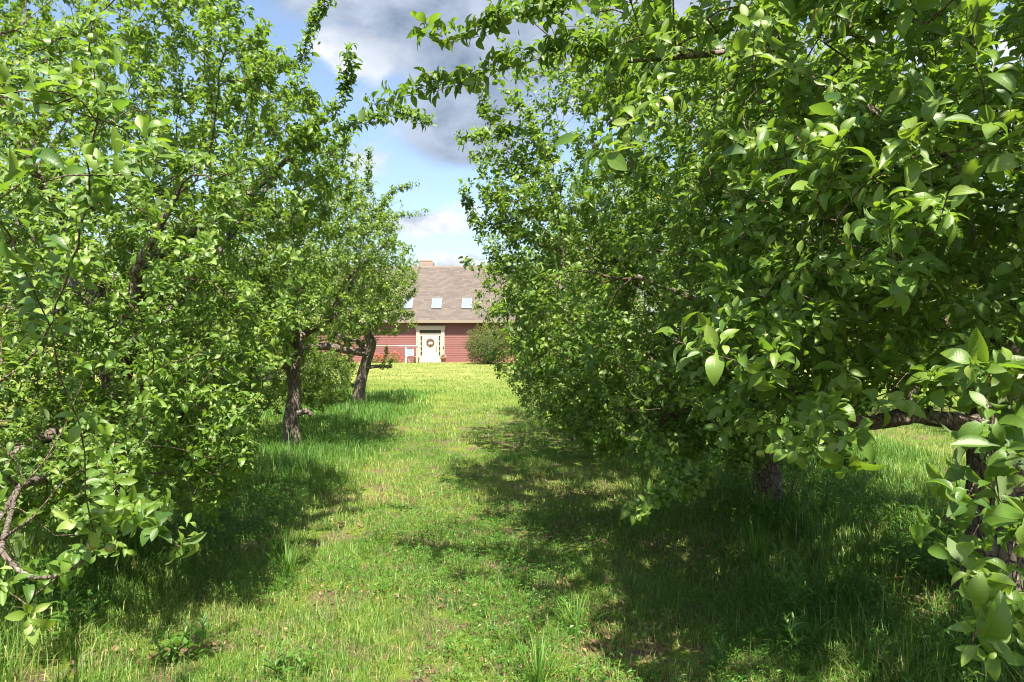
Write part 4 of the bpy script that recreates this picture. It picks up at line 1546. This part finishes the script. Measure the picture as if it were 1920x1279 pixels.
# folding garden chair under the rail
gc = empty('folding_chair', (-7.35, 49.9, 0), 'red and grey folding garden chair standing under the wooden rail', 'chair', rz=0.5)
MB().box(-.24, .24, -.22, .22, .43, .46, .012).build('seat', M_RED, gc)
bk = MB()
bk.add([(-.23, .20, .50), (.23, .20, .50), (.23, .34, 1.02), (-.23, .34, 1.02), (-.23, .225, .495), (.23, .225, .495), (.23, .365, 1.015), (-.23, .365, 1.015)],
       [(0, 1, 2, 3), (7, 6, 5, 4), (0, 4, 5, 1), (1, 5, 6, 2), (2, 6, 7, 3), (3, 7, 4, 0)])
bk.build('backrest', M_GREYF, gc)
for sx in (-.255, .255):
    MB().tube([(sx, -.26, 0), (sx, .0, .44), (sx, .22, .50), (sx, .36, 1.04)], .014, 6).build('leg', M_WHITE, gc)
    MB().tube([(sx * .94, .28, 0), (sx * .94, .0, .425)], .013, 6).build('leg', M_WHITE, gc)

# white bucket by the door
bu = empty('bucket', (-6.98, 50.05, 0), 'white bucket on the ground left of the front door', 'bucket')
MB().lathe([(.001, .012), (.17, .01), (.175, 0), (.22, .42), (.235, .42), (.235, .45), (.215, .45), (.17, .03), (.001, .03)], n=18).build('pail', M_WHITE, bu)
MB().tube([(-.235, 0, .42), (-.20, -.12, .50), (0, -.19, .52), (.20, -.12, .50), (.235, 0, .42)], .008, 6).build('handle', M_IRON, bu)

# round bush by the house
def bush(o0, rad, h, n, seed, label, mat, leafs=(.07, .13)):
    r = np.random.default_rng(seed)
    root = empty('garden_bush', o0, label, 'bush')
    p = unit(r.normal(size=(n, 3)))
    k = 0.52 + 0.75 * fbm(p * 2.9 + seed, seed, 3)
    f = r.random(n) ** .35
    pos = p * (k * f)[:, None] * np.array([rad, rad, h * .56]) + np.array([0, 0, h * .46])
    pos = pos[pos[:, 2] > .05]
    d = unit(pos - np.array([0, 0, h * .3]))
    m = len(pos)
    link('foliage', leaf_mesh('foliage', pos, d * .5 + np.array([0, 0, .5]) + r.normal(0, .45, (m, 3)), d + np.array([0, 0, .4]) + r.normal(0, .3, (m, 3)), r.uniform(*leafs, m),
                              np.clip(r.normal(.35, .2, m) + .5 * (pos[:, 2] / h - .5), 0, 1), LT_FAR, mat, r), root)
    b = MB()
    for i in range(14):
        a = r.uniform(0, 6.28)
        l = r.uniform(.4, .75)
        b.tube([(0.1 * math.cos(a), .1 * math.sin(a), -.05), (.3 * rad * math.cos(a), .3 * rad * math.sin(a), h * .35), (l * rad * math.cos(a), l * rad * math.sin(a), h * .65)], [.03, .02, .008], 5)
    b.build('stems', M_TWIG, root)


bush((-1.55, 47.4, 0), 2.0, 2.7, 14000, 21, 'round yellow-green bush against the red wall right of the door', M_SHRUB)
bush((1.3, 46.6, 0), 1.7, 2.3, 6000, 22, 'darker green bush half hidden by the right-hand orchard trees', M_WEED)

# far woods that close the view behind and beside the house
r = np.random.default_rng(88)
P_, A_, N_, S_, T_ = [], [], [], [], []
for i in range(46):
    s = -1 if i % 2 else 1
    cx = s * r.uniform(19, 75)
    cy = r.uniform(38, 85) if abs(cx) < 45 else r.uniform(5, 80)
    hh, rad = r.uniform(5, 10), r.uniform(2.5, 4.5)
    n = 1300
    p = unit(r.normal(size=(n, 3)))
    pos = p * (r.random(n) ** .4 * (0.7 + .5 * fbm(p * 2 + i, i, 2)))[:, None] * np.array([rad, rad, hh * .52]) + np.array([cx, cy, hh * .5])
    P_.append(pos), A_.append(p + r.normal(0, .6, (n, 3))), N_.append(p + np.array([0, 0, .6])), S_.append(r.uniform(.35, .75, n)), T_.append(np.clip(r.normal(r.uniform(.2, .6), .15, n), 0, 1))
P_, A_, N_, S_, T_ = map(np.concatenate, (P_, A_, N_, S_, T_))
k = P_[:, 2] > 0
tag(link('woods', leaf_mesh('woods', P_[k], A_[k], N_[k], S_[k], T_[k], LT_FAR, M_LEAF_FAR, r)), 'belt of far green woods round the orchard', 'woods', kind='stuff')
